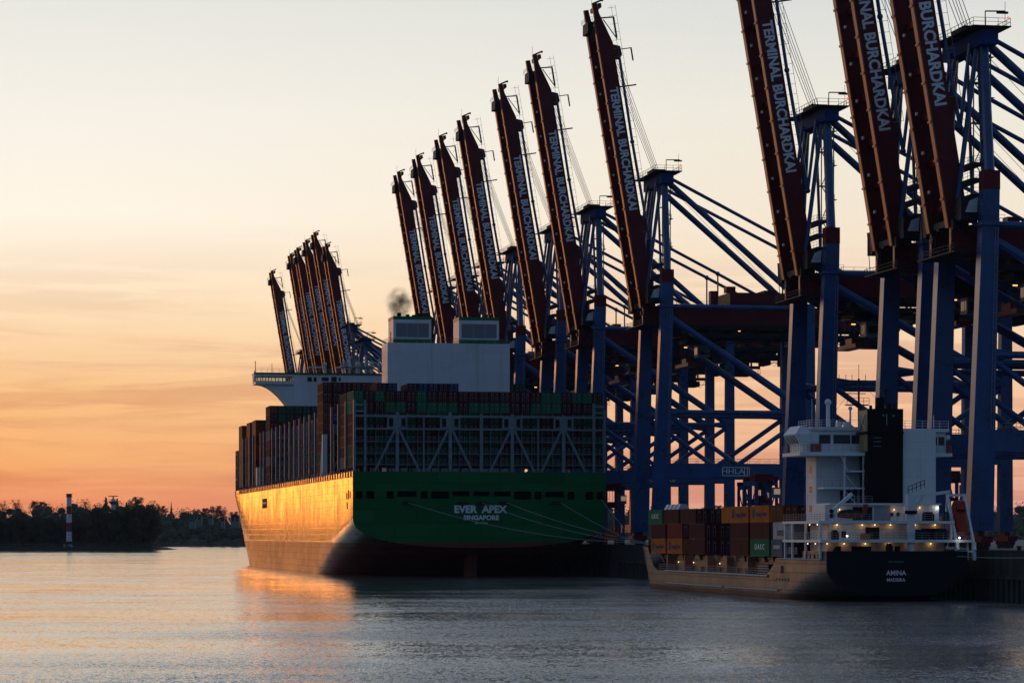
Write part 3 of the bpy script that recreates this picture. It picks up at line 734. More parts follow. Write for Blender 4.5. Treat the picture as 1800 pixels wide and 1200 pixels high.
    b = MB(); b.beam(P(69.9, .1, -4.5), P(70.5, 2.3, -4.5), .5, .4, U); b.ball(P(70.5, 2.6, -4.5), .32); b.build('tip_sheave', M['dark'], bo)
    b = MB(); b.tube(P(70, 0, -4.4), P(72.2, .4, -4.4), .05, 4); b.build('antenna', M['dark'], bo)
    b = MB(); b.beam(P(66.4, 1.6, -4.9), P(66.2, 4.6, -4.9), .2, .3, U); b.beam(P(66.3, 4.5, -4.9), P(61.4, 4.5, -4.9), .3, .4, V); b.beam(P(66, 2, -4.9), P(61, 4.6, -4.9), .15, .2, V); b.build('tip_bracket', M['dark'], bo)
    b = MB(); b.beam(P(58.6, 4.6, -4.9), P(58.6, 7.6, -4.9), .16, .2, U); b.beam(P(58.7, 7.5, -4.9), P(55.6, 7.5, -4.9), .28, .3, V); b.build('davit_arm', M['dark'], bo)
    for u0 in (50, 28): b = MB(); b.beam(P(u0, 3.4, -4.6), P(u0, 7.4, -4.6), .3, .3, U); b.build('outrigger', M['dark'], bo)
    b = MB()     # ladder rails along the back of the boom
    for v in (4.3, 5.3):
        b.tube(P(19, v, -5.2), P(69, v, -5.2), .045, 4)
    u = 19.
    while u < 69: b.tube(P(u, 3.4, -5.2), P(u, 5.3, -5.2), .045, 4); u += 1.9
    b.build('boom_ladder', M['steel'], bo)
    for sy in (-1, 1):
        b = MB(); b.tube(P(57.5, 4.5, sy*4.5), P(37, 4.3, sy*4.5), .34, 8); b.tube(P(37, 4.3, sy*4.5), P(14, 4.6, sy*4.5), .34, 8); b.ball(P(37, 4.3, sy*4.5), .55); b.ball(P(14, 4.6, sy*4.5), .55)
        b.tube(P(14, 4.6, sy*4.5), (-.6, sy*4.5, 85+dz), .32, 8)
        smooth_by_angle(b.build('forestay', B, root))
    b = MB()
    for yy in (-3.6, -1.6, 0, 1.6, 3.6): b.tube(P(57.8, 4.2, yy), (.6, yy*.7, 87.6+dz), .065, 4)
    for yy in (-2, 2): b.tube((1.6, yy, 87.4+dz), (30, yy, 59.5+dz), .05, 4)
    b.build('hoist_rope', M['rope'], root)
    # hinge machinery between the leg heads
    b = MB(); b.box(-4.0, -1.2, -5.4, 5.4, 55.9+dz, 56.9+dz); b.box(-3.6, -.4, -8.6, -5.8, 56.4+dz, 60+dz); b.box(-4.4, -1, 5.8, 8.4, 55+dz, 59+dz)
    b.box(-4.8, -.8, -8.8, 8.8, 51.3+dz, 51.5+dz); b.rail((-4.8, -8.8, 51.5+dz), (-4.8, 8.8, 51.5+dz), 1.1, 1.5, .05); b.rail((-4.8, -8.8, 51.5+dz), (-.8, -8.8, 51.5+dz), 1.1, 1.3, .05)
    for k in range(22): x = random.uniform(-4.6, .5); yy = random.uniform(-8, 7); zz = random.uniform(51.5, 59); b.box(x, x+random.uniform(.3, 1.2), yy, yy+random.uniform(.4, 1.6), zz+dz, zz+random.uniform(.4, 1.8)+dz)
    for k in range(14): x = random.uniform(-4.6, .5); yy = random.uniform(-8, 8); b.tube((x, yy, random.uniform(50, 55)+dz), (x+random.uniform(-1, 2), yy+random.uniform(-2, 2), random.uniform(56, 61)+dz), random.uniform(.05, .16), 5)
    b.build('hinge_machinery', M['dark'], root)
    b = MB(); b.hexa([(-2.9, -8.75, 57.6+dz), (-1.0, -8.75, 57.6+dz), (-1.0, -8.61, 57.6+dz), (-2.9, -8.61, 57.6+dz)], [(-2.2, -8.75, 59.4+dz), (-.8, -8.75, 60+dz), (-.8, -8.61, 60+dz), (-2.2, -8.61, 59.4+dz)]); b.build('wind_screen', M['whitec'], root)
    b = MB(); b.box(18, 18.5, -9.1, -8.8, 50+dz, 50.15+dz); b.box(5, 5.7, -9, -8.7, 46+dz, 46.2+dz); b.build('flood_lamp', M['lampo'], root)
    return root
cranes = [  # (a, height type, label)
    (-228.5, -4, 'nearest gantry crane with red raised boom cut by the top right edge of the photo'),
    (-200.5, -4, 'gantry crane with raised red boom second from the right, behind the small ship funnel'),
    (-145, -4, 'gantry crane with raised red boom behind the small ship bridge, third from the right'),
    (-18, 0, 'tallest looking gantry crane, fourth boom from the right, just right of the big ship stern'),
    (53, 0, 'gantry crane with raised red boom, fifth from the right, beside the big ship containers'),
    (101, 0, 'gantry crane with raised red boom, sixth from the right, right of the white funnel casing'),
    (160, 0, 'gantry crane whose red boom rises just behind the right white funnel'),
    (202, 0, 'gantry crane whose red boom is eighth from the right, above the right white funnel'),
    (248, 0, 'gantry crane whose red boom rises in the gap between the two white funnels'),
    (290, 0, 'gantry crane whose red boom rises behind the smoking left funnel'),
    (492, -4, 'gantry crane at the right of the far boom cluster above the ship bridge'),
    (532, 5, 'highest gantry crane of the far cluster of booms above the ship bridge'),
    (563, 5, 'gantry crane third from the right in the far boom cluster'),
    (597, 5, 'gantry crane fourth from the right in the far boom cluster'),
    (624, 5, 'gantry crane fifth from the right in the far boom cluster'),
    (708, 5, 'farthest gantry crane, its red boom standing apart left of the far cluster')]
protos = {}
for a, dz, lb in cranes:
    if dz not in protos: o = protos[dz] = make_crane(dz)
    else: o = copy_tree(protos[dz])
    o.location = W(a, 69.1, QZ); o.rotation_euler = (0, 0, ROT); tag(o, lb, 'crane', 'red and blue gantry cranes along the quay')

# ------------------------------------------------------------------ hull builder
def interp(tab, a):
    if a <= tab[0][0]: return tab[0][1]
    for (x0, v0), (x1, v1) in zip(tab, tab[1:]):
        if a <= x1: return v0+(v1-v0)*(a-x0)/(x1-x0)
    return tab[-1][1]
def hull_grid(stations, B, deck, ztab, zbtab, ptab, taper, nst=10, ncv=16):
    rows = []
    for a in stations:
        zd = deck(a); zt, zb, p = interp(ztab, a), interp(zbtab, a), interp(ptab, a); row = []
        for i in range(nst):
            z = zd+(zt-zd)*i/nst; row.append((B*taper(a, z), z))
        for i in range(ncv+1):
            t = math.pi/2*i/ncv; z = zt-(zt-zb)*max(0, math.sin(t))**(2/p); row.append((B*max(0, math.cos(t))**(2/p)*taper(a, z), z))
        rows.append(row)
    return rows
def hull_mesh(stations, rows):
    b = MB(); n = len(rows[0])
    for sgn in (-1, 1):
        vs = [(sgn*x, a, z) for a, row in zip(stations, rows) for x, z in row]
        fs = []
        for j in range(len(rows)-1):
            for i in range(n-1):
                k = j*n+i; f = (k, k+1, k+n+1, k+n); fs.append(f if sgn > 0 else f[::-1])
        b.add(vs, fs)
    return b
# ------------------------------------------------------------------ the big container ship
BS = empty('container_ship', W(0, 30.75), ROT); DZ = 25.1; HB = 30.75
tag(BS, 'huge green container ship seen from the stern, port side glowing orange', 'container ship')
st = [0, 2, 5, 8, 12, 16, 20, 26, 32, 38, 44, 50, 56, 62, 70, 78, 86, 95, 110, 140, 180, 220, 240, 255, 270, 285, 300, 312, 324, 336, 348, 360, 370, 380, 390, 397, 400]
ztab = [(0, 14.3), (8, 13.0), (26, 10.8), (44, 8.3), (56, 6.2), (78, 1.4), (90, -2), (110, -6), (400, -6)]
zbtab = [(0, 7.0), (15, 4.6), (30, 1.6), (45, -2.5), (60, -6), (90, -11), (120, -12), (400, -12)]
ptab = [(0, 2.5), (40, 2.6), (90, 3.5), (120, 4)]
def taper(a, z):
    z = max(-2., min(25.1, z)); a0 = 237+z/25.1*66; a1 = 383+z/25.1*17
    t = max(0., min(1., (a-a0)/(a1-a0))); return max(.004, 1-t**2.1)
rows = hull_grid(st, HB, lambda a: DZ, ztab, zbtab, ptab, taper, 14, 20)
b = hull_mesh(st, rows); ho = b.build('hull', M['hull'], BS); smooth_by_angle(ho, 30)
b = MB(); n = len(st)
b.add([(-rows[i][0][0], st[i], DZ-.02) for i in range(n)]+[(rows[i][0][0], st[i], DZ-.02) for i in range(n)], [(i, n+i, n+i+1, i+1) for i in range(n-1)])
b.build('deck', M['lash'], BS)
# transom with its row of mooring openings
px2x = lambda px: (px-620)/445*61.5-30.75
wins = [(625.5, 637, 876), (643, 657.6, 876), (678.4, 691, 876), (697.6, 731, 872.5), (738, 751, 876), (756, 788, 876), (793, 824, 871), (830, 859.5, 871), (866, 896, 871),
        (902, 932.5, 877), (938, 951, 877), (957, 991, 873), (997, 1009, 877), (1029, 1043, 877), (1049, 1061, 877)]
zP = lambda py: 10+(940-py)/4920*664
zw0, zw1 = 18.4, zP(862.5)
b = MB()
sec = rows[0]; e = [(x, z) for x, z in sec if z < zw0-.05]
lowpoly = [(-HB, zw0)]+[(-x, z) for x, z in e]+[(x, z) for x, z in reversed(e[:-1])]+[(HB, zw0)]
b.add([(x, 0, z) for x, z in lowpoly], [tuple(range(len(lowpoly)))])
b.add([(-HB, 0, zw1), (HB, 0, zw1), (HB, 0, DZ), (-HB, 0, DZ)], [(0, 1, 2, 3)])
xs = -HB
for p0, p1, pb in wins:
    x0, x1, zb_ = px2x(p0), px2x(p1), zP(pb)
    b.add([(xs, 0, zw0), (x0, 0, zw0), (x0, 0, zw1), (xs, 0, zw1)], [(0, 1, 2, 3)])
    b.add([(x0, 0, zw0), (x1, 0, zw0), (x1, 0, zb_), (x0, 0, zb_)], [(0, 1, 2, 3)])
    c = .3
    for (cx, cz, sx_, sz_) in ((x0, zb_, 1, 1), (x1, zb_, -1, 1), (x0, zw1, 1, -1), (x1, zw1, -1, -1)):
        t_ = [(cx, 0, cz), (cx+sx_*c, 0, cz), (cx+sx_*c*.3, 0, cz+sz_*c*.3), (cx, 0, cz+sz_*c)]
        b.add(t_, [(0, 1, 2, 3) if sx_*sz_ > 0 else (3, 2, 1, 0)])
    b.add([(x0, 0, zb_), (x1, 0, zb_), (x1, .5, zb_), (x0, .5, zb_)], [(0, 1, 2, 3)]); b.add([(x0, 0, zw1), (x0, .5, zw1), (x1, .5, zw1), (x1, 0, zw1)], [(0, 1, 2, 3)])
    b.add([(x0, 0, zb_), (x0, .5, zb_), (x0, .5, zw1), (x0, 0, zw1)], [(0, 1, 2, 3)]); b.add([(x1, 0, zb_), (x1, 0, zw1), (x1, .5, zw1), (x1, .5, zb_)], [(0, 1, 2, 3)])
    xs = x1
b.add([(xs, 0, zw0), (HB, 0, zw0), (HB, 0, zw1), (xs, 0, zw1)], [(0, 1, 2, 3)])
b.build('transom', M['tplate'], BS)
b = MB(); b.box(-30.3, 30.3, 3, 3.2, zw0-1, zw1+1); b.box(-30.3, 30.3, .05, 3, zw0-1.2, zw0-1.); b.box(-30.3, 30.3, .05, 3, zw1+1, zw1+1.2)
for k in range(12): x = -28+k*5; b.box(x, x+.4, 1.2, 1.6, zw0-1, zw1+1)
b.build('mooring_deck', M['hole'], BS)
b = MB()
for px in (716, 810, 845, 884, 975):
    x = px2x(px); b.box(x-1.6, x+1.6, -.35, -.02, 17.3, 17.6); b.tube((x-1, -.2, 17.9), (x+1, -.2, 17.9), .12, 6)
b.build('fairlead', M['dark'], BS)
# ship name
def nm(body, px0, px1, py0, py1, bold):
    me = text_mesh(body, 1., M['letter'], bold); xs_ = [v.co.x for v in me.vertices]; ys_ = [v.co.y for v in me.vertices]
    wd, hg = (px1-px0)/445*61.5, (py1-py0)/4920*664
    me.transform(Matrix.Diagonal((wd/(max(xs_)-min(xs_)), hg/(max(ys_)-min(ys_)), 1, 1)) @ Matrix.Translation((-(max(xs_)+min(xs_))/2, -(max(ys_)+min(ys_))/2, 0)))
    put(me, 'lettering', BS, (px2x((px0+px1)/2), -.02, zP((py0+py1)/2)), (1, 0, 0), (0, 0, 1))
nm('EVER  APEX', 797, 890, 887, 901, .045); nm('SINGAPORE', 813, 875.5, 904.5, 913.5, .045); nm('IMO 9893955', 833, 855, 917.3, 920, .02)
# rudder and skeg
b = MB(); b.hexa([(-.9, 11, -9), (.9, 11, -9), (.9, 19, -9), (-.9, 19, -9)], [(-.9, 9.5, 6.2), (.9, 9.5, 6.2), (.9, 18, 6.2), (-.9, 18, 6.2)]); b.build('rudder', M['rud'], BS)
# side details: rail line, pilot door, vents
b = MB()
for k in range(60):
    a = 3+k*5.; 
    if a < 298: b.box(-30.95, -30.753, a, a+.25, DZ-1.1, DZ+.9)
b.box(-30.9, -30.755, 1, 300, DZ-1.25, DZ-1.12)
b.build('bulwark_stay', M['lash'], BS)
b = MB(); b.box(-30.80, -30.752, 200, 214, 18.3, 21.3); b.build('pilot_door', M['hole'], BS)
b = MB(); b.k = 1; b.box(-30.84, -30.803, 202, 213, 19.6, 20.2); b.k = 0
for a, z0, z1 in ((4, 18.8, 20.4), (7, 18.6, 20.8), (10, 18.6, 20.2), (9.4, 16.2, 18)): b.box(-30.80, -30.752, a, a+1.4, z0, z1)
b.build('side_port', [M['hole'], M['whitec']], BS)
# stern lashing bridge
b = MB(); Zc = lambda cy: DZ+(1040-cy)/26.5; Xc = lambda cx: px2x(600+cx/3.6); y0, y1 = .25, 1.15
for cx, top, wd in ((85, 590, .55), (152, 590, .55), (352, 665, .75), (518, 690, .3), (685, 665, .75), (882, 672, .75), (1078, 672, .75), (1243, 700, .3), (1405, 680, .75), (1600, 600, .55), (1668, 640, .5)):
    x = Xc(cx); b.box(x-wd/2, x+wd/2, y0, y1, DZ, Zc(top))
for cy, h in ((690, .5), (770, .4), (850, .16), (925, .16), (995, .16)): b.box(Xc(85), Xc(1668), y0+.12, y1-.12, Zc(cy)-h/2, Zc(cy)+h/2)
for cy in (620, 660): b.box(Xc(85), Xc(152), y0+.15, y1-.15, Zc(cy)-.2, Zc(cy)+.2); b.box(Xc(1600), Xc(1668), y0+.15, y1-.15, Zc(cy)-.2, Zc(cy)+.2)
for cx in (352, 685, 1078, 1405):
    x = Xc(cx)
    for sgn in (-1, 1):
        xb = x+sgn*5.45; b.beam((x+sgn*.5, .7, Zc(775)), (xb, .7, DZ), .5, .55, (1, 0, 0))
        for (u0, u1, v0, v1) in ((.375, .95, 690, 770), (2.0, 2.4, 690, 770)): b.box(*sorted((x+sgn*u0, x+sgn*u1)), y0+.05, y1-.05, Zc(v1)+.203, Zc(v0)-.253)
        b.box(*sorted((x+sgn*.95, x+sgn*2.0)), y0+.06, y1-.06, Zc(770)+.203, Zc(758)); b.box(*sorted((x+sgn*.95, x+sgn*2.0)), y0+.06, y1-.06, Zc(703), Zc(690)-.253)
k = 0
for i in range(25):
    x = -30.2+i*2.52; b.box(x-.07, x+.07, y0+.3, y0+.44, Zc(690)+.25, Zc(672)); b.box(x-.05, x+.05, y0+.3, y0+.42, DZ, Zc(770))
for cy in (850, 925, 995): b.rail((Xc(85), y0+.2, Zc(cy)), (Xc(1668), y0+.2, Zc(cy)), 1., 1.26, .03, 2)
b.build('lashing_bridge', M['lashs'], BS)
# ordinary lashing bridges along the deck
def lash_mesh(ztop):
    b = MB()
    for i in range(13):
        x = -30.4+i*60.8/12; wd = .55 if i in (0, 12) else .4; b.box(x-wd/2, x+wd/2, 0, .9, DZ, ztop)
    for z in (28, 30.8, 33.6, 36.4, 39.2): 
        if z < ztop: b.box(-30.1, 30.1, .1, .8, z, z+.22); b.rail((-30.1, .1, z), (30.1, .1, z), 1., 2.5, .035)
    for i in range(6):
        x = -30.4+i*2*60.8/12; b.beam((x, .45, DZ+.5), (x+60.8/12, .45, 36), .25, .25, (0, 1, 0))
    return b.mesh('lashing_bridge', M['lash'])
lm = lash_mesh(42.3)
for a in (14.4, 28.5, 42.5, 77, 89.6, 101.5, 113.7, 126, 138.5, 151, 163.5, 174.8, 187, 212, 222, 246, 258, 269, 281):
    o = bpy.data.objects.new('lashing_bridge', lm); COL.objects.link(o); o.parent = BS; o.location = (0, a, 0)
b = MB()
for yy in (303, 309):
    for x in (-30.2, -26, 26, 30.2): b.box(x-.3, x+.3, yy, yy+.6, DZ, 39)
for z in (29, 33, 37.5):
    b.box(-30.2, 30.2, 303.1, 303.5, z, z+.3); b.box(-30.4, -30.0, 303.6, 309, z, z+.3)
b.build('fore_lashing_frame', M['lash'], BS)
b = MB(); b.box(-30.5, 30.5, 303, 303.8, DZ, 28); b.box(-30.4, -29.9, 1, 300, DZ, DZ+.3); b.build('breakwater', M['lash'], BS)
# small deck houses and lit vent posts on the port edge
b = MB(); b.tube((-30, 62.5, DZ), (-30, 62.5, 33.5), 1.0, 8, .6); b.tube((-30, 62.5, 33.5), (-29.6, 62.5, 38), .6, 8, .35); b.box(-30.6, -29.4, 60, 61.5, DZ, 36)
b.build('vent_post', M['whitec'], BS)
b = MB(); b.box(-30.6, -28.5, 233, 236, DZ, 31.6); b.build('gangway_house', M['whitec'], BS)
# bridge
b = MB(); b.box(-19.4, 19.4, 228, 238, DZ, 61.0); b.box(-31.5, -19.403, 228.2, 237.8, 57.9, 58.6); b.box(19.403, 31.5, 228.2, 237.8, 57.9, 58.6)
cv = [(-30.6, 57.897)]+[(-30.6+11.2*t, 57.9-9.5*(t**1.9)) for t in (.15, .3, .45, .6, .75, .9, 1.)]+[(-19.403, 57.897)]
b.prism(cv, lambda u, v: (u, 229, v), lambda u, v: (u, 237, v)); b.prism([(-u, v) for u, v in reversed(cv)], lambda u, v: (u, 229, v), lambda u, v: (u, 237, v))
b.box(-31.5, -19.403, 228.2, 228.45, 58.6, 58.9); b.box(19.403, 31.5, 228.2, 228.45, 58.6, 58.9)
br = b.build('bridge', M['white'], BS)
b = MB(); b.box(-31.6, -19.403, 227.9, 238.1, 60.4, 61.05); b.box(19.403, 31.6, 227.9, 238.1, 60.4, 61.05)
for sgn in (-1, 1):
    for xx in (31.35, 29.9, 28.3, 26.4, 24.2, 21.9, 19.7):
        for yy in (228.2, 237.5): b.box(*sorted((sgn*(xx-.14), sgn*(xx+.14))), yy, yy+.25, 58.6, 60.397)
    for yy in (231, 234): b.box(*sorted((sgn*31.2, sgn*31.45)), yy, yy+.2, 58.6, 60.397)
b.box(-31.9, -31.6, 229, 230.2, 58.8, 62); b.build('bridge_wing', M['white'], br)
for yy in (228.3, 237.6):
    for xx in (-31.3, 19.5): b = MB(); b.box(xx, xx+11.8, yy, yy+.02, 58.9, 60.39); b.build('window', M['clear'], br)
b = MB(); b.box(-31.7, 31.7, 227.7, 238.3, 61.06, 61.55); b.build('roof_band', M['gband'], br)
b = MB()
for x, z0, z1, w_ in ((-15, 58.8, 60.2, 1.4), (-13, 58.8, 60.2, .9), (-10.4, 59, 60.2, 2.2), (-7.4, 58.8, 60.4, 1.8), (-5, 59, 60.2, .7), (-9, 53.8, 55.8, 4)): b.box(x, x+w_, 227.93, 227.997, z0, z1)
b.build('window', M['glass'], br)
b = MB(); b.box(-6.6, -5.6, 227.8, 227.92, 54.6, 55.1); b.build('lamp', M['lampc'], br)
b = MB(); b.rail((-31.4, 228, 61.55), (31.4, 228, 61.55), 1.2, 1.8, .05)
for x, h, r in ((-31.3, 3.6, .12), (-26, 2.8, .1), (-9, 3, .4), (-3, 4, .3), (-1, 5.2, .35), (1.5, 3, .6), (4, 5.5, .3), (6, 3.4, .5), (8.4, 4.4, .3)): b.tube((x, 231, 61.55), (x, 231, 61.55+h), r, 6); b.ball((x, 231, 61.55+h), r*1.5)
for x in (-12, -3, 4): b.box(x-2, x+2, 232, 232.4, 63.4, 63.9)
b.rail((-4, 230, 64), (10, 230, 64), 1.1, 1.5, .08); b.box(-4, 10, 229.8, 233, 63.8, 64)
b.build('radar_mast', M['whitec'], br)
# funnel casing and twin funnels
b = MB(); b.box(-15.6, 16.1, 47, 57, DZ, 59); b.k = 1; b.rail((-15.5, 47.1, 59), (16, 47.1, 59), 1.1, 1.8, .05); b.rail((-15.5, 47.1, 59), (-15.5, 57, 59), 1.1, 1.8, .05)
b.tube((-14.6, 48, 59), (-14.6, 48, 61.8), .12, 5); b.tube((15.6, 48, 59), (15.6, 48, 61.4), .12, 5)
fc = b.build('funnel_casing', [M['plate'], M['steel']], BS)
for x0, x1 in ((-14., -4.2), (3., 13.4)):
    b = MB(); b.box(x0, x1, 47.6, 56.4, 59.95, 65.0); f = b.build('funnel', M['white'], fc)
    b = MB(); b.box(x0-.06, x1+.06, 47.54, 56.46, 65.003, 65.8); b.box(x0-.06, x1+.06, 47.54, 56.46, 59.003, 59.947); b.build('green_band', M['gband'], f)
    b = MB(); wq = (x1-x0-1.6)/3
    for k in range(3):
        xx = x0+.7+k*(wq+.12)
        for s in range(14): z = 60.5+s*.25; b.add([(xx, 47.594, z), (xx+wq, 47.594, z), (xx+wq, 47.50, z+.16), (xx, 47.50, z+.16)], [(0, 1, 2, 3)])
        b.box(xx-.02, xx+wq+.02, 47.57, 47.598, 60.45, 64.05)
    b.build('louvre', M['grille'], f)
    b = MB()
    for k, (xx, h) in enumerate(((x0+2, 1.1), (x0+4.2, .7), (x0+5.8, .6), (x0+7.6, 1.0))): b.tube((xx, 51, 65.8), (xx, 51, 65.8+h), .55, 10)
    b.build('exhaust_pipe', M['black'], f)
# ------------------------------------------------------------------ containers on the big ship
rc = random.Random(5)
CW = 2.53; x_first = -29.1
def bs_container(c, col, tier, a, where, z0=26.2, lc=12.19):
    p = W(a, 30.75+x_first+col*CW, z0+tier*2.6)
    return container(c, p, f'{CNAME[c]} container, {nth(tier)} tier up, {nth(col)} from left, {where}', 'containers stacked on the green ship', lc)
top1 = 'g b b g b b b g b b b b b b b b b b g g b g g b'.split(); top1 = [dict(g='green', b='brown')[c] for c in ['g','b','g','b','b','b','g','b','b','b','b','b','b','b','b','b','b','b','g','g','b','g','g','b']]
top2 = [dict(g='green', b='maroon')[c] for c in ['g','b','b','g','g','b','g','g','g','g','b','g','g','g','g','b','b','g','g','g','b','b','b','g']]
for tier in range(7):
    for col in range(24):
        c = top1[col] if tier == 6 else top2[col] if tier == 5 else rc.choice(('dgreen', 'dgreen', 'maroon', 'brown', 'dgreen'))
        bs_container(c, col, tier, 1.9, 'green ship stern row')
# lit port column of the second bay and its top row
for tier in range(7): bs_container(rc.choice(('brown', 'rust', 'grey', 'maroon')), 0, tier, 15.6, 'green ship second row')
for col in range(1, 24):
    hi = 7 if (3 <= col <= 4 or 6 <= col <= 10) else 6
    if hi == 7: bs_container('blue' if col in (4, 7, 8, 10) else 'maroon', col, 7, 15.6, 'green ship second row')
for tier in range(9): bs_container(rc.choice(('brown', 'rust', 'maroon', 'rust', 'dgreen')), 0, tier, 61.8, 'row before funnel casing')
for col in range(1, 6):
    for tier in (5, 6, 7, 8): bs_container(rc.choice(('maroon', 'brown', 'maroon', 'blue', 'brown')), col, tier, 61.8, 'row before funnel casing')
for col in range(17, 24):
    for tier in (7, 8) if col < 21 else (7,): bs_container(rc.choice(('dgreen', 'dgreen', 'maroon')), col, tier, 61.8, 'row before funnel casing')
for tier in range(9): bs_container(rc.choice(('brown', 'grey', 'rust', 'maroon')), 0, tier, 196, 'row behind ship bridge')
for col in range(1, 6):
    for tier in (7, 8): bs_container(('dgreen' if rc.random() < .6 else 'maroon'), col, tier, 196, 'row behind ship bridge')
# everything farther forward or behind the lashing frames, past the 300 that show largest
b = MB(); mats = [M['ct_dgreen'], M['ct_brown'], M['ct_maroon'], M['ct_rust']]
def mass(col, tier, a, k):
    b.k = k; x = x_first+col*CW; b.box(x-1.2, x+1.2, a, a+12.19, 26.2+tier*2.6, 26.2+tier*2.6+2.55)
for col in range(1, 6):
    for tier in range(7): mass(col, tier, 196, rc.randrange(3))
for a in (63.9+13, 90.3, 102.2, 114.4, 126.8, 139.2, 151.6, 164.2, 175.4):
    for col in range(2, 10):
        for tier in range(rc.choice((3, 4, 5))): mass(col, tier, a if a > 77.5 else 77.9, rc.randrange(3))
for a, h in ((240, 8), (258.9, 8.5), (287, 8)):
    for col in range(0, 9):
        for tier in range(int(h)): mass(col, tier, a, 3 if col == 0 and rc.random() < .5 else rc.randrange(3) if tier < 6 else (0 if col < 3 else rc.randrange(3)))
for col in range(10, 24):
    for tier in range(7): mass(col, tier, 196, rc.randrange(3))
mo = b.build('container_stack', mats, loc=W(0, 30.75)); mo.rotation_euler = (0, 0, ROT)
tag(mo, 'distant container stacks behind the lashing frames along the green ship', 'containers', kind='stuff')

# ------------------------------------------------------------------ the feeder ship
AS = empty('feeder_ship', W(-256, 48.6), ROT); AB = 11.5
tag(AS, 'small dark-hulled feeder ship with white deckhouse and black funnel', 'cargo ship')
st = [0, 1, 2.5, 4, 6, 9, 12, 15, 18, 21, 24, 27, 30, 36, 44, 60, 80, 96, 100, 104, 107, 110, 113, 116, 119, 122, 125, 128, 130, 131]
def adeck(a):
    if a < 26: return 7.6 if a < 11 else 6.3
    if a < 32: return 6.3-(2.75)*((a-26)/6)**.6
    if a < 104: return 3.55
    if a < 112: return 3.55+4.2*((a-104)/8)**2
    return 7.75+.6*(a-112)/19
st = sorted(set(st+[10.9, 11.05, 26, 26.4, 27, 28, 29, 30.5, 32, 105, 106, 108, 109, 111, 112]))
def ataper(a, z):
    z = max(-1, min(8, z)); a0 = 107+z/8*6; a1 = 124+z/8*7
    t = max(0., min(1., (a-a0)/(a1-a0))); u = max(0., 1-a/6.)
    return max(.004, (1-t**2.6))*(1-.035*u*u)
rows = hull_grid(st, AB, adeck, [(0, 5.2), (8, 4.0), (16, 2.3), (24, .3), (32, -1.5), (131, -1.5)], [(0, .9), (10, -.5), (20, -3), (32, -5), (131, -5)], [(0, 2.3), (20, 2.5), (40, 4)], ataper, 8, 14)
b = hull_mesh(st, rows); smooth_by_angle(b.build('hull', M['hulla'], AS), 30)
sec = rows[0]; lp = [(-x, z) for x, z in sec]+[(x, z) for x, z in reversed(sec[:-1])]
b = MB(); b.add([(x, 0, z) for x, z in lp], [tuple(range(len(lp)))]); M['trans'] = mat('black_transom_paint', (.004, .009, .012), .6, .4, .4, streak=1, spec=.2); b.build('transom', M['trans'], AS)
b = MB(); ds = [a for a in st if a <= 26]; 
b.add([(-AB+.25, 0.1, 6.2), (AB-.25, .1, 6.2), (AB-.25, 30, 6.2), (-AB+.25, 30, 6.2)], [(0, 1, 2, 3)]); b.add([(-AB+.2, 28, 3.3), (AB-.2, 28, 3.3), (AB-.2, 106, 3.3), (-AB+.2, 106, 3.3)], [(0, 1, 2, 3)])
b.add([(-AB+1, 106, 6.8), (AB-1, 106, 6.8), (3, 127, 7), (-3, 127, 7)], [(0, 1, 2, 3)]); b.add([(-AB+.5, 106, 3.3), (AB-.5, 106, 3.3), (AB-1, 106, 6.8), (-AB+1, 106, 6.8)], [(0, 1, 2, 3)])
b.build('deck', M['rud'], AS)
# name on the transom
ax = lambda px: (px+40)*.98223/4920*418.5-87.4-48.6
az_ = lambda py, Yq=419.: 10+(940-py)/4920*Yq
def anm(body, px0, px1, py0, py1, bold, m):
    me = text_mesh(body, 1., m, bold); xs_ = [v.co.x for v in me.vertices]; ys_ = [v.co.y for v in me.vertices]
    wd, hg = (px1-px0)/4920*421/.98, (py1-py0)/4920*421
    me.transform(Matrix.Diagonal((wd/(max(xs_)-min(xs_)), hg/(max(ys_)-min(ys_)), 1, 1)) @ Matrix.Translation((-(max(xs_)+min(xs_))/2, -(max(ys_)+min(ys_))/2, 0)))
    put(me, 'lettering', AS, (-.2, -.02, az_((py0+py1)/2, 421)), (1, 0, 0), (0, 0, 1))
anm('AMINA', 1561, 1597, 1002, 1010.5, .018, M['letter']); anm('MADEIRA', 1562, 1595, 1015.5, 1021.5, .018, M['letter']); anm('IMO 9376012', 1562, 1589, 985.5, 988.5, .0, M['steel'])
# rub rails, ports
b = MB(); b.tube((-AB-.12, 30, 3.45), (-AB-.12, 98, 3.45), .2, 8); b.tube((-AB-.12, 24, 1.25), (-AB-.12, 56, 1.25), .17, 8); b.tube((-AB-.12, 57.5, 1.25), (-AB-.12, 98, 1.25), .17, 8)
b.tube((-AB-.1, 1.5, 6.28), (-AB-.1, 24, 6.28), .14, 6); b.build('rub_rail', M['steel'], AS)
b = MB(); b.box(-AB-.06, -AB-.005, 21.5, 22.8, 4, 5.2)
for k in range(5): b.box(-AB-.05, -AB-.005, 18.5+k*1.6, 19+k*1.6, 2.9, 3.2)
for k in range(4): b.box(-AB-.05, -AB-.005, 2.5+k*2.1, 3+k*2.1, 6.4, 7.1)
b.build('hull_port', M['hole'], AS)
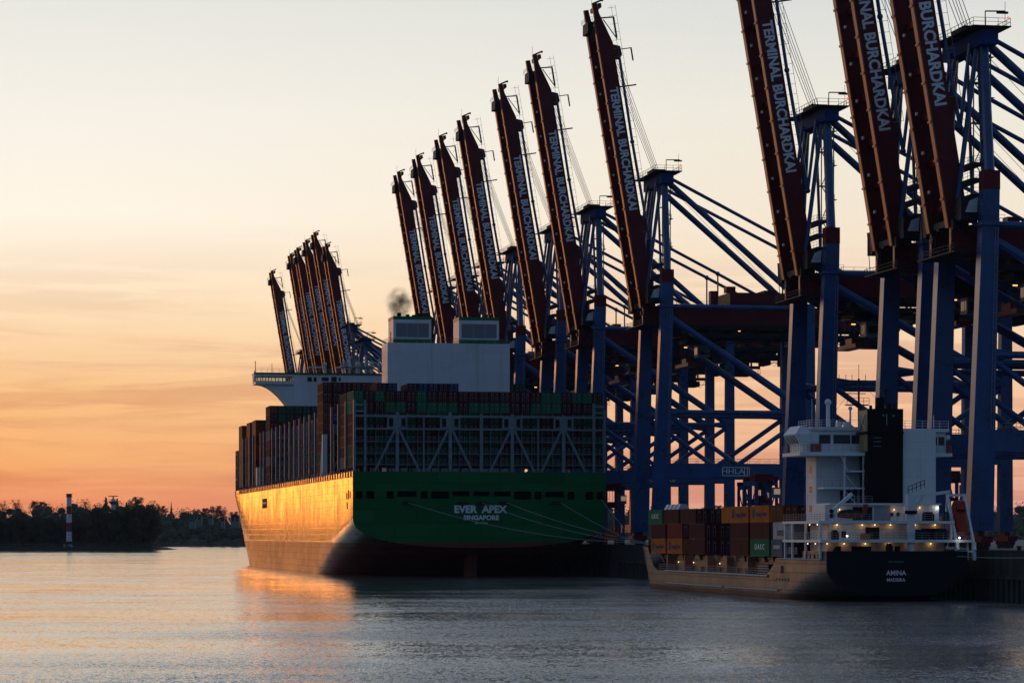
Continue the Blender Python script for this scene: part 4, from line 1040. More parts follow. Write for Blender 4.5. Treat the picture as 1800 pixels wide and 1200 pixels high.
# hatch coaming with arched cut-outs, its rail and lamps
b = MB()
for s in range(6):
    a0 = 33+s*12.1
    for x in (-9.6, 9.4):
        b.box(x, x+.2, a0, a0+12.08, 4.4, 5.6); b.box(x, x+.2, a0, a0+1.8, 3.3, 4.397); b.box(x, x+.2, a0+5.2, a0+7, 3.3, 4.397); b.box(x, x+.2, a0+10.3, a0+12.08, 3.3, 4.397)
        for aa in (a0+.4, a0+5.6, a0+11.1): b.prism([(aa-.9, 5.603), (aa+1.5, 5.603), (aa+.7, 6.5), (aa-.1, 6.5)], lambda u, v: (x-.25, u, v), lambda u, v: (x+.35, u, v))
    b.box(-9.37, 9.37, a0+.2, a0+11.8, 5.62, 6.1)
b.box(-9.2, 9.2, 33, 105, 3.31, 5.3)
for aa in (44, 57.2, 70, 86, 98.6): b.box(-11, -9.7, aa, aa+.5, 3.3, 6.4)
b.build('hatch_coaming', M['beige'], AS)
b = MB(); b.rail((-AB+.15, 30, 3.5), (-AB+.15, 104, 3.5), 1.15, 1.6, .035, 3); b.rail((-AB+.15, 100, 4.6), (-10.6, 112, 8), .9, 1.6, .04); b.build('railing', M['steel'], AS)
for aa in (46, 66, 84, 95):
    b = MB(); b.ball((-9.85, aa, 5.1), .09); b.build('deck_lamp', M['lampw'], AS)
b = MB(); b.box(-11, -10, 31.5, 38, 3.6, 5.3); b.k = 1
for k in range(4): b.box(-11.05, -11.003, 31.7, 37.8, 3.75+k*.4, 3.9+k*.4)
b.build('gangway', [M['dark'], M['steel']], AS)
b = MB(); b.box(-11.3, -10, 14.5, 21, 7.0, 8.2); b.k = 1
for k in range(3): b.box(-11.35, -11.303, 14.6, 20.9, 7.15+k*.36, 7.3+k*.36)
b.build('gangway', [M['dark'], M['steel']], AS)
# foredeck mast stump, windlass
b = MB(); b.box(-7, -5.4, 113, 116, 6.9, 8.6); b.tube((-9.6, 112.5, 8), (-8.4, 111.2, 9.6), .5, 8, .25); b.tube((0, 122, 7), (0, 122, 15), .3, 8, .15); b.build('windlass', M['whitec'], AS)
# deckhouse
Wm = M['plate']
b = MB()
b.box(-8.4, 9.4, 14, 19.5, 6.2, 22.2)           # main block
b.box(-9.4, 9.2, 5, 13.997, 6.2, 11.7)           # poop house, two storeys
b.box(-9., 9.2, 7.5, 13.997, 12.2, 14.6)
b.box(4.1, 9.4, 9.5, 13.997, 14.9, 26.)          # tall block right of the funnel
dh = b.build('deckhouse', Wm, AS)
b = MB()
b.box(-11.8, 12.2, .6, 21, 8.9, 9.3); b.box(-11.8, 9.6, 1.6, 21, 11.75, 12.15); b.box(-8.5, 9.4, 6.8, 13.9, 14.62, 14.88)
b.box(-8.3, -1.7, 10.6, 13.99, 17.1, 17.35); b.box(-4, -1.7, 10.6, 13.99, 19.7, 19.95); b.box(-12.1, -1.7, 10.4, 20, 22.21, 22.75); b.box(9.45, 13.2, 12.6, 20, 22.21, 22.75)
b.k = 1
for z, x0, x1, yy in ((9.3, -11.6, 12, .75), (12.15, -11.6, 9.4, 1.75), (14.88, -8.3, -1.7, 6.9), (17.35, -8.2, -1.8, 10.7), (19.95, -3.9, -1.8, 10.7), (22.75, -12, -1.8, 10.5), (22.75, 9.5, 13.1, 12.7)): b.rail((x0, yy, z), (x1, yy, z), 1.05, 1.1, .035, 3)
for z in (9.3, 12.15): b.rail((-11.6, .8 if z < 10 else 1.8, z), (-11.6, 21, z), 1.05, 1.3, .035, 3)
b.rail((-12, 10.5, 22.75), (-12, 20, 22.75), 1.05, 1.1, .035, 3)
b.k = 0
for z0, z1 in ((6.2, 8.9), (9.3, 11.75)):
    for yy in (1.6, 9, 16, 20): b.box(-11.7, -11.4, yy, yy+.35, z0, z1)
    for xx in (-11.6, 11.6 if z0 < 9 else 9): b.box(xx, xx+.3, 1.7, 2, z0, z1)
for z0, z1 in ((12.15, 22.2),): b.box(-5.0, -4.75, 10.7, 10.95, z0, z1); b.box(-1.95, -1.75, 10.7, 10.95, z0, z1)
b.beam((-5.4, 10.9, 22.2), (-4.4, 10.9, 19.9), .5, .1); b.beam((-2.6, 12.4, 17.4), (-4.6, 12.4, 19.8), .5, .1); b.beam((-2.6, 12.4, 14.9), (-4.6, 12.4, 17.2), .5, .1)
b.build('gallery', [M['white'], M['steel']], dh)
b = MB()
for z in (7.0, 9.6, 13.6, 16.6, 19.7):
    for yy in (16.4, 17.2): b.box(-8.44, -8.403, yy, yy+.5, z, z+1.0)
b.build('window', M['glass'], dh)
b = MB()
for x, z0, z1, w_, yy in ((-5.6, 6.3, 8.3, 3.1, 5), (-3.4, 9.4, 11.2, 2.2, 5), (-7.2, 9.6, 10.6, .7, 5), (1.2, 6.3, 8.3, .9, 5), (5.5, 9.4, 11.0, 3.4, 5), (-8.2, 6.3, 8.3, .9, 5), (-4.6, 12.3, 14.3, 3.1, 7.5), (-4.6, 15, 16.9, 2.7, 13.997)): b = MB(); b.box(x, x+w_, yy-.05, yy-.003, z0, z1); b.build('doorway', M['hole'], dh)
b = MB(); b.box(-1.2, 1.4, 7.42, 7.497, 12.2, 14.4); b.build('shutter', M['grille'], dh)
b = MB(); b.box(-4.2, -2.8, 4.4, 4.95, 9.32, 10.2); b.build('locker', M['yellow'], dh)
b = MB()
for x, yy, z, w_, d_, h_ in ((5, 2.2, 12.16, 1.6, 1, 1.1), (-9, 3, 6.21, .7, .7, 1.6), (-1.2, 1.2, 6.21, .9, .8, 2.3), (.7, 2, 6.21, .6, .6, 1.2), (8.2, 2.5, 12.16, .9, .8, 1.1), (3.5, 3.5, 9.31, 2.6, 1, 1.3), (7, 3, 9.31, 2, 1, 1.4), (-9.4, 2.4, 9.31, 1, 1, 1.2)): b = MB(); b.box(x, x+w_, yy, yy+d_, z, z+h_); b.box(x+.1, x+w_-.2, yy+.1, yy+d_-.1, z+h_, z+h_+.25); b.build('deck_locker', M['dark'], AS)
for x in (-.9, .1): b = MB(); b.tube((x+2.5, 7.3, 13.2), (x+2.5, 7.48, 13.2), .28, 10); b.build('hose_reel', M['dark'], AS)
# bridge
b = MB(); b.box(-9.2, 3.9, 13.2, 20.2, 22.76, 26.2); b.hexa([(-10.9, 13.4, 23.8), (-9.203, 13.4, 23.8), (-9.203, 19.6, 23.8), (-10.9, 19.6, 23.8)], [(-12.0, 13.1, 25.6), (-9.203, 13.1, 25.6), (-9.203, 19.9, 25.6), (-12., 19.9, 25.6)])
b.hexa([(-10.9, 13.41, 22.76), (-9.203, 13.41, 22.76), (-9.203, 19.6, 22.76), (-10.9, 19.6, 22.76)], [(-10.9, 13.41, 23.797), (-9.203, 13.41, 23.797), (-9.203, 19.6, 23.797), (-10.9, 19.6, 23.797)])
b.hexa([(-12.0, 13.1, 25.603), (-9.203, 13.1, 25.603), (-9.203, 19.9, 25.603), (-12., 19.9, 25.603)], [(-11, 13.6, 26.9), (-9.203, 13.6, 26.5), (-9.203, 19.4, 26.5), (-11., 19.4, 26.9)])
b.box(9.45, 12.4, 13.4, 19.6, 22.76, 26); b.box(-9.5, 4.05, 12.9, 20.4, 26.21, 26.75); b.box(4.1, 12.8, 12.9, 20.4, 26.03, 26.55)
br = b.build('bridge', Wm, dh)
b = MB()
for x, w_ in ((-8.2, 1.8), (-5.9, 2.7), (-3, 1.2)): b.box(x, x+w_, 13.14, 13.197, 24.15, 25.5)
for x, w_ in ((9.8, 1.2), (11.2, 1.0)): b.box(x, x+w_, 13.34, 13.397, 24, 25.3)
for k in range(4): yy = 14.2+k*1.4; b.hexa([(-11.2, yy, 24.2), (-11.12, yy, 24.2), (-11.12, yy+.9, 24.2), (-11.2, yy+.9, 24.2)], [(-11.93, yy, 25.4), (-11.85, yy, 25.4), (-11.85, yy+.9, 25.4), (-11.93, yy+.9, 25.4)])
b.box(1.5, 2.6, 13.14, 13.197, 22.9, 25); b.build('window', M['glass'], br)
b = MB(); b.box(1.7, 2.4, 13.1, 13.137, 24.0, 24.9); b.build('lit_window', M['cabin'], br)
for x0, x1, yy in ((-9.6, -7.9, 13.05), (12.5, 13.4, 13.2)): b = MB(); b.box(x0, x1, yy, yy+.13, 22.9, 24.1); b.build('sidelight_screen', M['boatred'], br)
b = MB(); b.rail((-9.4, 13, 26.75), (4, 13, 26.75), 1.05, 1.4, .035, 3); b.rail((4.2, 13, 26.55), (12.7, 13, 26.55), 1.2, 1.4, .045, 3); b.rail((-9.4, 13, 26.75), (-9.4, 20.2, 26.75), 1.05, 1.4, .035, 3)
for x, h, r in ((-6.2, 3.6, .32), (-2.6, 2.8, .16), (-8.8, 4.4, .05), (-7.6, 5.4, .05), (11, 2, .07), (3, 3.6, .06)): b.tube((x, 15, 26.7), (x, 15, 26.7+h), r, 8)
b.ball((-6.2, 15, 30.6), .55); b.ball((-2.6, 15, 29.7), .35); b.ball((12.8, 13.6, 25.2), .45)
for x in (-5, -3.8, -1, .6): b.box(x, x+.8, 14, 15, 26.75, 27.6)
b.build('roof_gear', M['white'], br)
# funnel
b = MB(); b.hexa([(-1.6, 9, 14.9), (3.9, 9, 14.9), (3.9, 13.2, 14.9), (-1.6, 13.2, 14.9)], [(-1.75, 8.9, 29.4), (3.95, 8.9, 29.4), (3.95, 13.3, 29.4), (-1.75, 13.3, 29.4)]); b.box(-2.3, 4.0, 8.7, 13.4, 25.6, 25.85)
fn = b.build('funnel', M['black'], dh)
b = MB(); b.hexa([(-1.80, 9.1, 22.9), (-1.72, 9.1, 22.9), (-1.72, 13, 22.9), (-1.80, 13, 22.9)], [(-1.84, 9, 29.2), (-1.76, 9, 29.2), (-1.76, 13.1, 29.2), (-1.84, 13.1, 29.2)]); fg = b.build('painted_panel', M['funnelgold'], fn)
b = MB(); b.beam((-1.87, 9.8, 26.2), (-1.88, 12.4, 28.4), .05, .3, (1, 0, 0)); b.beam((-1.87, 12.4, 26.2), (-1.88, 9.8, 28.4), .05, .3, (1, 0, 0)); b.beam((-1.87, 9.6, 26.0), (-1.88, 9.6, 28.6), .05, .25, (1, 0, 0)); b.beam((-1.87, 12.6, 26.), (-1.88, 12.6, 28.6), .05, .25, (1, 0, 0)); b.build('funnel_emblem', M['whitec'], fg)
b = MB(); b.tube((.9, 11, 29.4), (.9, 11, 31.2), .75, 12); b.tube((2.4, 11, 29.4), (2.4, 11, 30.3), .3, 8); b.tube((-.6, 11, 29.4), (-.6, 11, 30), .25, 8); b.tube((3.2, 11, 29.4), (3.2, 11, 30.2), .2, 8); b.build('exhaust_pipe', M['black'], fn)
b = MB()
for z in (23.6, 24.3, 24.9): b.box(-.9, .4, 8.86, 8.90, z, z+.08)
b.box(1.2, 1.32, 8.80, 8.87, 26.8, 28.6); b.box(.6, .9, 8.8, 8.87, 28.3, 28.5); b.box(2.2, 2.5, 8.8, 8.87, 28.2, 28.5); b.build('funnel_vent', M['steel'], fn)
# signal mast
b = MB(); b.tube((-.9, 16, 26.7), (-.9, 16, 34.4), .16, 6); b.tube((-.9, 16, 34.4), (-.9, 16, 36.6), .05, 4); b.box(-4.2, .4, 15.9, 16.1, 34.0, 34.15); b.box(-3.8, .2, 15.9, 16.1, 32, 32.12); b.box(-3, .6, 15.4, 16.6, 30.2, 30.35)
for x in (-4.1, -3, -2, .2): b.tube((x, 16, 34.1), (x, 16, 35), .05, 4)
b.rail((-3, 15.4, 30.35), (.6, 15.4, 30.35), 1., .8, .04); b.tube((3.4, 16, 26.6), (3.4, 16, 32.6), .2, 6); b.box(2.8, 4, 15.8, 16.2, 32.5, 32.7)
for x in (-7, 6.5): b.tube((-.9, 16, 34), (x, 15, 26.8), .025, 3)
b.build('signal_mast', M['dark'], AS)
# stores crane
b = MB(); b.tube((2.7, 1.6, 6.2), (2.7, 1.6, 13.2), .62, 14); b.box(2.0, 3.4, .9, 2.3, 13.7, 16.2); b.k = 1; b.tube((2.7, 1.6, 13.2), (2.7, 1.6, 13.7), .95, 14); b.k = 0
b.beam((3.2, 1.6, 15.8), (9.2, 2.6, 16.6), .4, .45); b.beam((3.2, 1.6, 13.8), (5, 1.9, 16.2), .25, .25); b.k = 1; b.rail((2, .9, 16.2), (4.6, .9, 17.2), 1.1, .6, .06); b.k = 0
sc_ = b.build('stores_crane', [M['white'], M['black']], AS)
# free-fall lifeboat frame and boat
b = MB()
for x in (9.7, 12.4): b.beam((x, 5.2, 16.2), (x, .3, 7.7), .36, .42); b.beam((x, 5.2, 16.2), (x, 6, 9.3), .25, .25); b.beam((x, 2.6, 11.8), (x, 4.6, 9.3), .2, .2); b.box(x-.25, x+.25, .5, 1.1, 6.2, 8.88)
b.box(9.55, 12.55, 5.0, 5.35, 15.9, 16.3); b.box(9.88, 12.22, .3, .6, 7.4, 7.65)
b.build('lifeboat_frame', M['white'], AS)
def boat_body(L, Wd, H, n=14, m=14):
    mb = MB(); vs = []
    for i in range(n+1):
        t = i/n; s = max(.02, math.sin(math.pi*min(1, max(0., .04+.92*t)))**.42); 
        for j in range(m):
            p = 2*math.pi*j/m; c_, s_ = math.cos(p), math.sin(p)
            vs.append((Wd/2*s*math.copysign(abs(c_)**.75, c_), L*(t-.5), H/2*s*math.copysign(abs(s_)**.75, s_)*(1.0 if s_ > 0 else .8)))
    fs = [(i*m+j, i*m+(j+1) % m, (i+1)*m+(j+1) % m, (i+1)*m+j) for i in range(n) for j in range(m)]+[tuple(range(m))[::-1], tuple(n*m+j for j in range(m))]
    return mb.add(vs, fs)
RA = math.atan2(8.5, 4.9)
lb = empty('lifeboat', AS.matrix_world @ Vector((0, 0, 0))); lb.location = Vector(W(-256, 48.6))+N*11.05+D*3.4+Vector((0, 0, 12.35)); lb.rotation_euler = (RA, 0, ROT)
tag(lb, 'red enclosed lifeboat nose down in its white launching frame', 'lifeboat')
o = boat_body(6.2, 2.45, 2.6).build('boat_hull', M['boatred'], lb, True)
b = MB(); b.box(-.7, .7, .8, 2.3, .9, 1.75); b.build('wheelhouse', M['boatred'], lb)
for q_ in ((-.5, .5, .76, .797, 1.2, 1.6), (-.74, -.703, 1., 2.1, 1.2, 1.6), (-1.15, -1.0, -.9, -.4, .45, .7), (1.0, 1.15, -.9, -.4, .45, .7)): b = MB(); b.box(*q_); b.build('window', M['glass'], lb)
# rescue boat with its davit
rb = empty('rescue_boat', W(-256, 48.6)+N*(-6.2)+D*4+Vector((0, 0, 13.0)), ROT+R(82)); tag(rb, 'small red rescue boat under a green cover on the upper deck', 'rescue boat')
boat_body(4.6, 1.5, 1.15).build('boat_hull', M['boatred'], rb, True)
b = MB(); b.prism([(-1.9, .3), (1.9, .3), (1.2, .75), (0, .95), (-1.4, .6)], lambda u, v: (-.66, u, v), lambda u, v: (.66, u, v)); b.build('cover', M['tarp'], rb)
b = MB(); b.hexa([(-.5, -2.5, .1), (.5, -2.5, .1), (.5, -1.95, .1), (-.5, -1.95, .1)], [(-.4, -2.75, 1.7), (.4, -2.75, 1.7), (.4, -2.05, 1.7), (-.4, -2.05, 1.7)]); b.build('console', M['boatred'], rb)
b = MB(); b.tube((-8.9, 3, 12.16), (-8.9, 3, 14.1), .42, 10); b.beam((-8.9, 3, 13.9), (-5.7, 3.2, 16.6), .5, .5); b.tube((-5.7, 3.2, 16.6), (-5.7, 3.2, 14.4), .04, 4); b.k = 1; b.beam((-6.1, 3.17, 16.25), (-5.5, 3.22, 16.75), .55, .6); b.ball((-9.5, 2.7, 13.6), .35); b.ball((-9.5, 2.7, 12.9), .35)
b.build('boat_davit', [M['white'], M['black']], AS)
# lifebuoy
b = MB()
for i in range(12):
    a0, a1 = 2*math.pi*i/12, 2*math.pi*(i+1)/12; b.tube((2.0+.36*math.cos(a0)+1, 4.9, 7+.36*math.sin(a0)), (3.0+.36*math.cos(a1), 4.9, 7+.36*math.sin(a1)), .09, 6)
b.build('lifebuoy', M['boatred'], AS)
# the ship's lamps really are lit
lamps = [(-9.6, 4.6, 8.7, 'w'), (-6.9, 4.6, 8.7, 'w'), (-3.5, 4.7, 8.7, 'w'), (-11, 6, 8.7, 'w'), (-11, 10, 8.7, 'w'), (.2, 4.7, 8.7, 'w'), (3.8, 4.7, 8.7, 'w'), (6.9, 4.7, 8.7, 'w'), (-11, 5, 11.6, 'w'), (-11, 9, 11.6, 'w'),
         (-8, 4.7, 11.55, 'w'), (-4, 4.7, 11.55, 'w'), (-2, 4.7, 11.55, 'w'), (.5, 4.7, 11.55, 'w'), (4.4, 4.7, 11.55, 'w'), (7.6, 4.7, 11.55, 'w'),
         (-6.8, 7.2, 13.9, 'w'), (1.9, 7.2, 13.9, 'w'), (4.2, 7.2, 14, 'w'), (6.0, 7.2, 14.2, 'w'), (8.9, 7.2, 14.2, 'c'), (-7, 2.8, 9.9, 'c'), (9.9, .2, 9.6, 'c')]
for x, yy, z, k in lamps:
    b = MB(); b.ball((x, yy, z), .085 if k == 'w' else .13); lo = b.build('deck_lamp', M['lampw' if k == 'w' else 'lampc'], AS)
    ld = bpy.data.lights.new('lamp_light', 'POINT'); ld.energy = 3.2 if k == 'w' else 6; ld.color = (1, .5, .16) if k == 'w' else (1, .95, .8); ld.shadow_soft_size = .14
    l = bpy.data.objects.new('lamp_light', ld); COL.objects.link(l); l.parent = lo; l.location = (x, yy-.25, z-.1)
# ------------------------------------------------------------------ containers on the feeder
AZ0 = 6.62; AT = 2.74
LET = {k: text_mesh(t, s, m, bd, .01, sx=sx) for k, (t, s, m, bd, sx) in dict(uasc=('U A S C', 1.25, M['letter'], .02, 1.35), hl=('Hapag-Lloyd', 1.0, M['ct_blue'], .03, 1.25),
       line=('OOCL', 1.15, M['ct_red'], .03, 1.1), cronos=('CRONOS', .75, M['letter'], .02, 1.2)).items()}
def ac(c, col, tier, yb, label, Lc=11.1, logo=None):
    p = W(-256+yb, 48.6-10.02+col*2.5, AZ0+tier*AT)
    o = container(c, p, label, 'containers on the feeder ship', Lc if Lc < 10 else 11.1, 2.68)
    if logo:
        x = -1.2-.012
        if logo == 'hl':
            put(LET['hl'], 'lettering', o, (x, Lc*.42, 1.3), (0, -1, 0), (0, 0, 1))
            b = MB(); b.hexa([(x, 8.9, .7), (x+.01, 8.9, .7), (x+.01, 10.1, .7), (x, 10.1, .7)], [(x, 8.5, 2.1), (x+.01, 8.5, 2.1), (x+.01, 9.7, 2.1), (x, 9.7, 2.1)]); b.build('emblem', M['ct_blue'], o)
        else: put(LET[logo], 'lettering', o, (x, Lc*(.5 if logo != 'line' else .62), 1.45 if logo != 'line' else .95), (0, -1, 0), (0, 0, 1))
    return o
Y1, Y2, Y3, Y4, Y5, Y6, Y7 = 99.5, 87., 71., 58., 43., 30.6, 23.2
ac('orange', 0, 0, Y1, 'orange container at the bow end of the feeder, bottom of the outer stack', logo='hl'); ac('maroon', 0, 1, Y1, 'dark maroon container on the orange one at the feeder bow end')
ac('orange', 0, 0, Y2, 'second orange container from the feeder bow, bottom of the outer stack', logo='hl'); ac('red', 0, 1, Y2, 'red container on the second orange one from the feeder bow')
ac('brown', 1, 2, Y1, 'brown container with pale tarpaulin humps on its top, feeder top tier'); ac('brown', 1, 2, Y2, 'plain brown container right of the one with pale humps, top tier')
ac('green', 1, 2, 112., 'green lettered container farthest left on the feeder', logo='uasc'); ac('teal', 1, 1, 112., 'blue-grey container under the leftmost green container'); ac('brown', 1, 0, 112., 'brown container at the foot of the leftmost feeder stack')
for i, c in enumerate(('brown', 'rust', 'blue', 'brown', 'maroon', 'brown', 'brown')): ac(c, 2+i, 2, Y2, f'{CNAME[c]} container end, {nth(i)} to the right of the plain brown top container')
for i in range(1, 8):
    for t in (0, 1): ac(('brown', 'maroon', 'rust', 'blue')[(i*2+t) % 4], i, t, Y2, f'{CNAME[("brown", "maroon", "rust", "blue")[(i*2+t) % 4]]} container end behind red container, {nth(i)} column, {"lower" if t == 0 else "upper"} tier')
ac('maroon', 0, 0, Y3, 'maroon container with side seams, bottom of its stack amidships'); ac('maroon', 0, 1, Y3, 'dull maroon container on the seamed one amidships')
for i in range(1, 8):
    for t in (0, 1): ac(('brown', 'maroon', 'brown', 'dgreen')[(i+t*3) % 4], i, t, Y3, f'{CNAME[("brown", "maroon", "brown", "dgreen")[(i+t*3) % 4]]} container end beside maroon pair, {nth(i)} column, {"lower" if t == 0 else "upper"} tier')
ac('brown', 0, 0, Y5, 'brown container left of the green lettered one, bottom tier'); ac('maroon', 0, 1, Y5, 'dark maroon container under the left orange lettered top container'); ac('orange', 0, 2, Y5, 'orange lettered container in the feeder top tier, left of the plain orange one', logo='hl')
ac('orange', 1, 2, Y4, 'sliver of orange container behind the orange lettered top container')
ac('green', 0, 0, Y6, 'green lettered container at the foot of the aftmost full stack', logo='uasc'); ac('brown', 0, 1, Y6, 'brown container between the green and the orange one'); ac('orange', 0, 2, Y6, 'orange container topping the stack with the green lettered one', logo='hl')
ac('rust', 1, 2, Y6, 'rust orange container end right of the topmost orange side'); ac('maroon', 2, 2, Y6, 'maroon container end, second right of the topmost orange side'); ac('brown', 3, 2, Y6, 'brown container end under the high green lettered container')
for i in range(1, 8):
    for t in (0, 1): ac(('brown', 'blue', 'maroon')[(i+t) % 3], i, t, Y6, f'{CNAME[("brown", "blue", "maroon")[(i+t) % 3]]} container end behind white container, {nth(i)} column, {"lower" if t == 0 else "upper"} tier')
ac('green', 4, 3, Y6, 'high green lettered container beside the deckhouse', logo='uasc'); ac('red', 4, 2, Y6, 'red container under the high green lettered one')
ac('grey', 0, 0, Y7, 'short dark grey lettered container under the white one', 6.06, 'cronos'); ac('white', 0, 1, 17.2, 'dirty white container next to the deckhouse galleries', 11.1, 'line'); ac('blue', 0, 0, 16.8, 'short blue container beside the gangway near the deckhouse', 6.06)
b = MB(); b.box(-1.0, 1.0, 0, 1.6, 0, 1.5); b.k = 1
for k in range(5): b.box(-.9+k*.4, -.75+k*.4, -.03, -.003, .1, 1.4)
o = b.build('reefer_unit', [M['teal'] if 'teal' in M else M['ct_teal'], M['steel']], loc=W(-256+57, 48.6-7.2, 6.62)); o.rotation_euler = (0, 0, ROT); tag(o, 'small blue-grey machine crate standing low between feeder stacks', 'crate')
b = MB()
for k in range(4): b.prism([(-1.1, 0), (1.1, 0), (.55, .95), (-.55, .95)], lambda u, v: (u, .6+k*3., v), lambda u, v: (u, 2.6+k*3., v))
o = b.build('covered_cargo', M['whitec'], loc=W(-256+Y1, 48.6-7.52, AZ0+2*AT+2.7)); o.rotation_euler = (0, 0, ROT); tag(o, 'row of pale tarpaulin humps on top of a brown container', 'cargo')

# ------------------------------------------------------------------ quay-side things
def make_carrier():
    r = empty('straddle_carrier', (0, 0, 0)); B = M['blue']
    for x in (-2.3, 2.3):
        b = MB(); b.box(x-.35, x+.35, -5, 5, 1.3, 2.3); b.box(x-.35, x+.35, -4.6, 4.6, 13.4, 14.4)
        for yy in (-4.6, 0, 4.6): b.box(x-.3, x+.3, yy-.3, yy+.3, 2.3, 13.4)
        b.beam((x, -4.4, 13), (x, -.2, 8), .2, .25); b.beam((x, 4.4, 13), (x, .2, 8), .2, .25); b.build('side_frame', B, r)
        b = MB()
        for yy in (-4, -1.4, 1.4, 4): b.tube((x-.3, yy, .75), (x+.3, yy, .75), .75, 12)
        b.build('wheel_row', M['rubber'], r)
    b = MB()
    for yy in (-4.6, 4.6): b.box(-2.65, 2.65, yy-.4, yy+.4, 14.403, 15.3)
    b.box(-2, 2, -3, 2, 14.403, 15.9); b.build('top_frame', M['red'], r)
    b = MB(); b.box(-1.2, 1.2, -3, 3, 9.6, 10.3); b.box(-.8, .8, -1.4, 1.4, 10.3, 11.2)
    for yy in (-2.5, 2.5):
        for x in (-1, 1): b.tube((x, yy, 10.2), (x, yy, 14.4), .05, 4)
    b.build('spreader', M['red'], r)
    b = MB(); b.box(1.0, 2.6, -6.8, -5.01, 10.6, 12.9); b.k = 1; b.box(1.1, 2.5, -6.84, -6.803, 11.4, 12.6); b.build('cab', [M['lash'], M['cabin']], r)
    return r
car = make_carrier()
cl = [(-62, 82.5, 'straddle carrier with dark red top frame under the sign beam'), (58, 76, 'straddle carrier between the big ship stern and the crane legs'), (-255, 104, 'straddle carrier with lit cab at the right edge of the photo'),
      (-100, 112, 'straddle carrier far under the portal beam behind the feeder bridge'), (-8, 96, 'straddle carrier beyond the crane legs behind feeder containers')]
for i, (a, A, lbx) in enumerate(cl):
    o = car if i == 0 else copy_tree(car); o.location = W(a, A, QZ); o.rotation_euler = (0, 0, ROT); tag(o, lbx, 'straddle carrier', 'straddle carriers on the quay')
# orange lashing cage, yard containers by the right edge
b = MB(); b.box(-1.6, 1.6, -1.6, 1.6, 1.2, 3.6)
for x in (-1.5, 1.5):
    for yy in (-1.5, 1.5): b.box(x-.1, x+.1, yy-.1, yy+.1, 0, 1.2)
b.box(-1.9, -1.603, -1.2, -.4, 1.4, 2.6); b.rail((-1.6, -1.6, 3.6), (1.6, -1.6, 3.6), 1, .8, .05)
o = b.build('lashing_cage', M['orange'], loc=W(22, 67.5, QZ)); o.rotation_euler = (0, 0, ROT); tag(o, 'orange lashing cage on the quay right of the big ship stern', 'cage')
yard = [('red', -262, 84, 0, 'red container on the quay behind the nearest crane leg'), ('blue', -262, 84, 1, 'blue container on the red one behind the nearest crane leg'), ('maroon', -262, 87.5, 0, 'maroon quay container right of the red one'),
        ('red', -262, 87.5, 1, 'red container on the maroon quay container'), ('teal', -262, 80.5, 0, 'blue-green quay container left of the red one'), ('teal', -262, 80.5, 1, 'upper blue-green container left of the blue one'),
        ('maroon', -262, 91, 0, 'maroon container farthest right on the quay'), ('rust', -262, 91, 1, 'rust red container atop the farthest right quay stack')]
for c, a, A, t, lbx in yard: container(c, W(a, A, QZ+t*2.62), lbx, 'containers on the quay')
# mooring bollards and ropes
def bollard(a):
    b = MB(); b.tube((0, 0, 0), (0, 0, .7), .35, 10, .28); b.tube((0, 0, .7), (0, 0, .9), .5, 10, .45); o = b.build('bollard', M['dark'], loc=W(a, 65.6, QZ)); return o
for a, lbx in ((-28, 'black mooring bollard holding the big ship stern ropes'), (-16, 'black mooring bollard just past the rope end'), (-40, 'black mooring bollard close to the feeder bow'), (-262, 'black mooring bollard behind the feeder stern')):
    tag(bollard(a), lbx, 'bollard', 'bollards on the quay edge')
def rope(p, q_, sag, lbx, r=.07):
    b = MB(); n = 14; prev = None
    for i in range(n+1):
        t = i/n; c = Vector(p).lerp(Vector(q_), t); c.z -= sag*4*t*(1-t)
        if prev: b.tube(prev, c, r, 5)
        prev = c
    o = b.build('mooring_rope', M['rr']); tag(o, lbx, 'rope', 'mooring ropes')
rp = lambda px, z: W(-.35, 30.75+px2x(px), z)
rope(rp(889, 17.7), W(-28, 65.4, QZ+.7), 1.0, 'mooring rope from the middle of the green stern to the quay')
rope(rp(845, 17.7), W(-27.6, 65.5, QZ+.6), 1.6, 'mooring rope starting right of the ship name, second from the left')
rope(rp(716, 17.7), W(-28.3, 65.5, QZ+.6), 2.2, 'longest mooring rope, from the left part of the green stern')
rope(rp(985, 17.7), W(-16, 65.4, QZ+.7), .5, 'short mooring rope from the right part of the green stern')
rope(rp(1056, 18.6), W(-16.2, 65.5, QZ+.6), .3, 'steepest mooring rope at the right edge of the green stern')
rope(W(-133, 39, 8), W(-40, 65.4, QZ+.7), 1.2, 'mooring rope from the feeder bow to the quay', .06)
rope(W(-255.9, 58, 6.8), W(-300, 65.4, QZ+.5), .6, 'mooring rope leading right from the black feeder stern', .05)
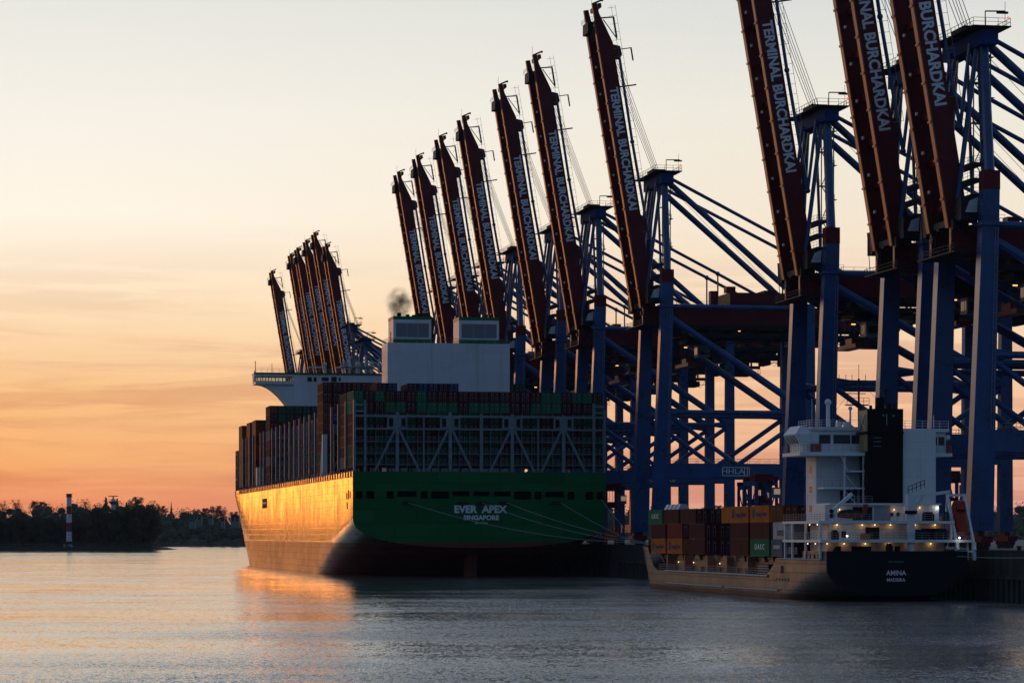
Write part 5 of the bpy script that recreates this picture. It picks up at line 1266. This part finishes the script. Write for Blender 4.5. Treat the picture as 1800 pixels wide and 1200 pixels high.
# smoke from the left funnel
def smoke(px, z, r, dens, name, lbx):
    m = bpy.data.materials.new('exhaust_smoke'); m.use_nodes = True; t = m.node_tree; t.nodes.clear()
    o_ = t.nodes.new('ShaderNodeOutputMaterial'); v = t.nodes.new('ShaderNodeVolumePrincipled'); v.inputs['Color'].default_value = (.16, .13, .12, 1); v.inputs['Anisotropy'].default_value = .2
    tcn = t.nodes.new('ShaderNodeTexCoord'); n = t.nodes.new('ShaderNodeTexNoise'); n.inputs['Scale'].default_value = .5; n.inputs['Detail'].default_value = 3
    ln = t.nodes.new('ShaderNodeVectorMath'); ln.operation = 'LENGTH'; mp = t.nodes.new('ShaderNodeMapping'); mp.inputs['Scale'].default_value = (1/r, 1/r, 1/(r*1.2))
    t.links.new(tcn.outputs['Object'], mp.inputs[0]); t.links.new(mp.outputs[0], ln.inputs[0]); t.links.new(tcn.outputs['Object'], n.inputs['Vector'])
    f = t.nodes.new('ShaderNodeMapRange'); t.links.new(ln.outputs['Value'], f.inputs[0]); f.inputs[1].default_value = .95; f.inputs[2].default_value = .2; f.inputs[3].default_value = 0; f.inputs[4].default_value = 1
    g = t.nodes.new('ShaderNodeMapRange'); t.links.new(n.outputs[0], g.inputs[0]); g.inputs[1].default_value = .36; g.inputs[2].default_value = .74; g.inputs[4].default_value = dens
    k = t.nodes.new('ShaderNodeMath'); k.operation = 'MULTIPLY'; t.links.new(f.outputs[0], k.inputs[0]); t.links.new(g.outputs[0], k.inputs[1]); t.links.new(k.outputs[0], v.inputs['Density']); t.links.new(v.outputs[0], o_.inputs['Volume'])
    b = MB(); b.ball((0, 0, 0), r, 14, 10, (1, 1, 1.2)); Yq = 716.; o = b.build(name, m, loc=((px-900)/4920*Yq, Yq+4, z)); tag(o, lbx, 'smoke', kind='stuff')
smoke(701, 69.4, 4.2, 1.1, 'funnel_smoke', 'dark puff of exhaust smoke above the left white funnel')
smoke(858, 66.9, 3.0, .12, 'funnel_smoke', 'faint haze of exhaust above the right white funnel')

# ------------------------------------------------------------------ thin evening haze
hm = bpy.data.materials.new('evening_haze'); hm.use_nodes = True; t = hm.node_tree; t.nodes.clear()
o_ = t.nodes.new('ShaderNodeOutputMaterial'); v = t.nodes.new('ShaderNodeVolumePrincipled'); v.inputs['Color'].default_value = (.80, .86, .95, 1); v.inputs['Density'].default_value = .00002; v.inputs['Anisotropy'].default_value = .0
t.links.new(v.outputs[0], o_.inputs['Volume'])
b = MB(); b.box(-3050, 3050, -300, 5600, -14, 165); o = b.build('haze', hm); tag(o, 'thin evening haze over the river and the far bank', 'haze', kind='stuff')
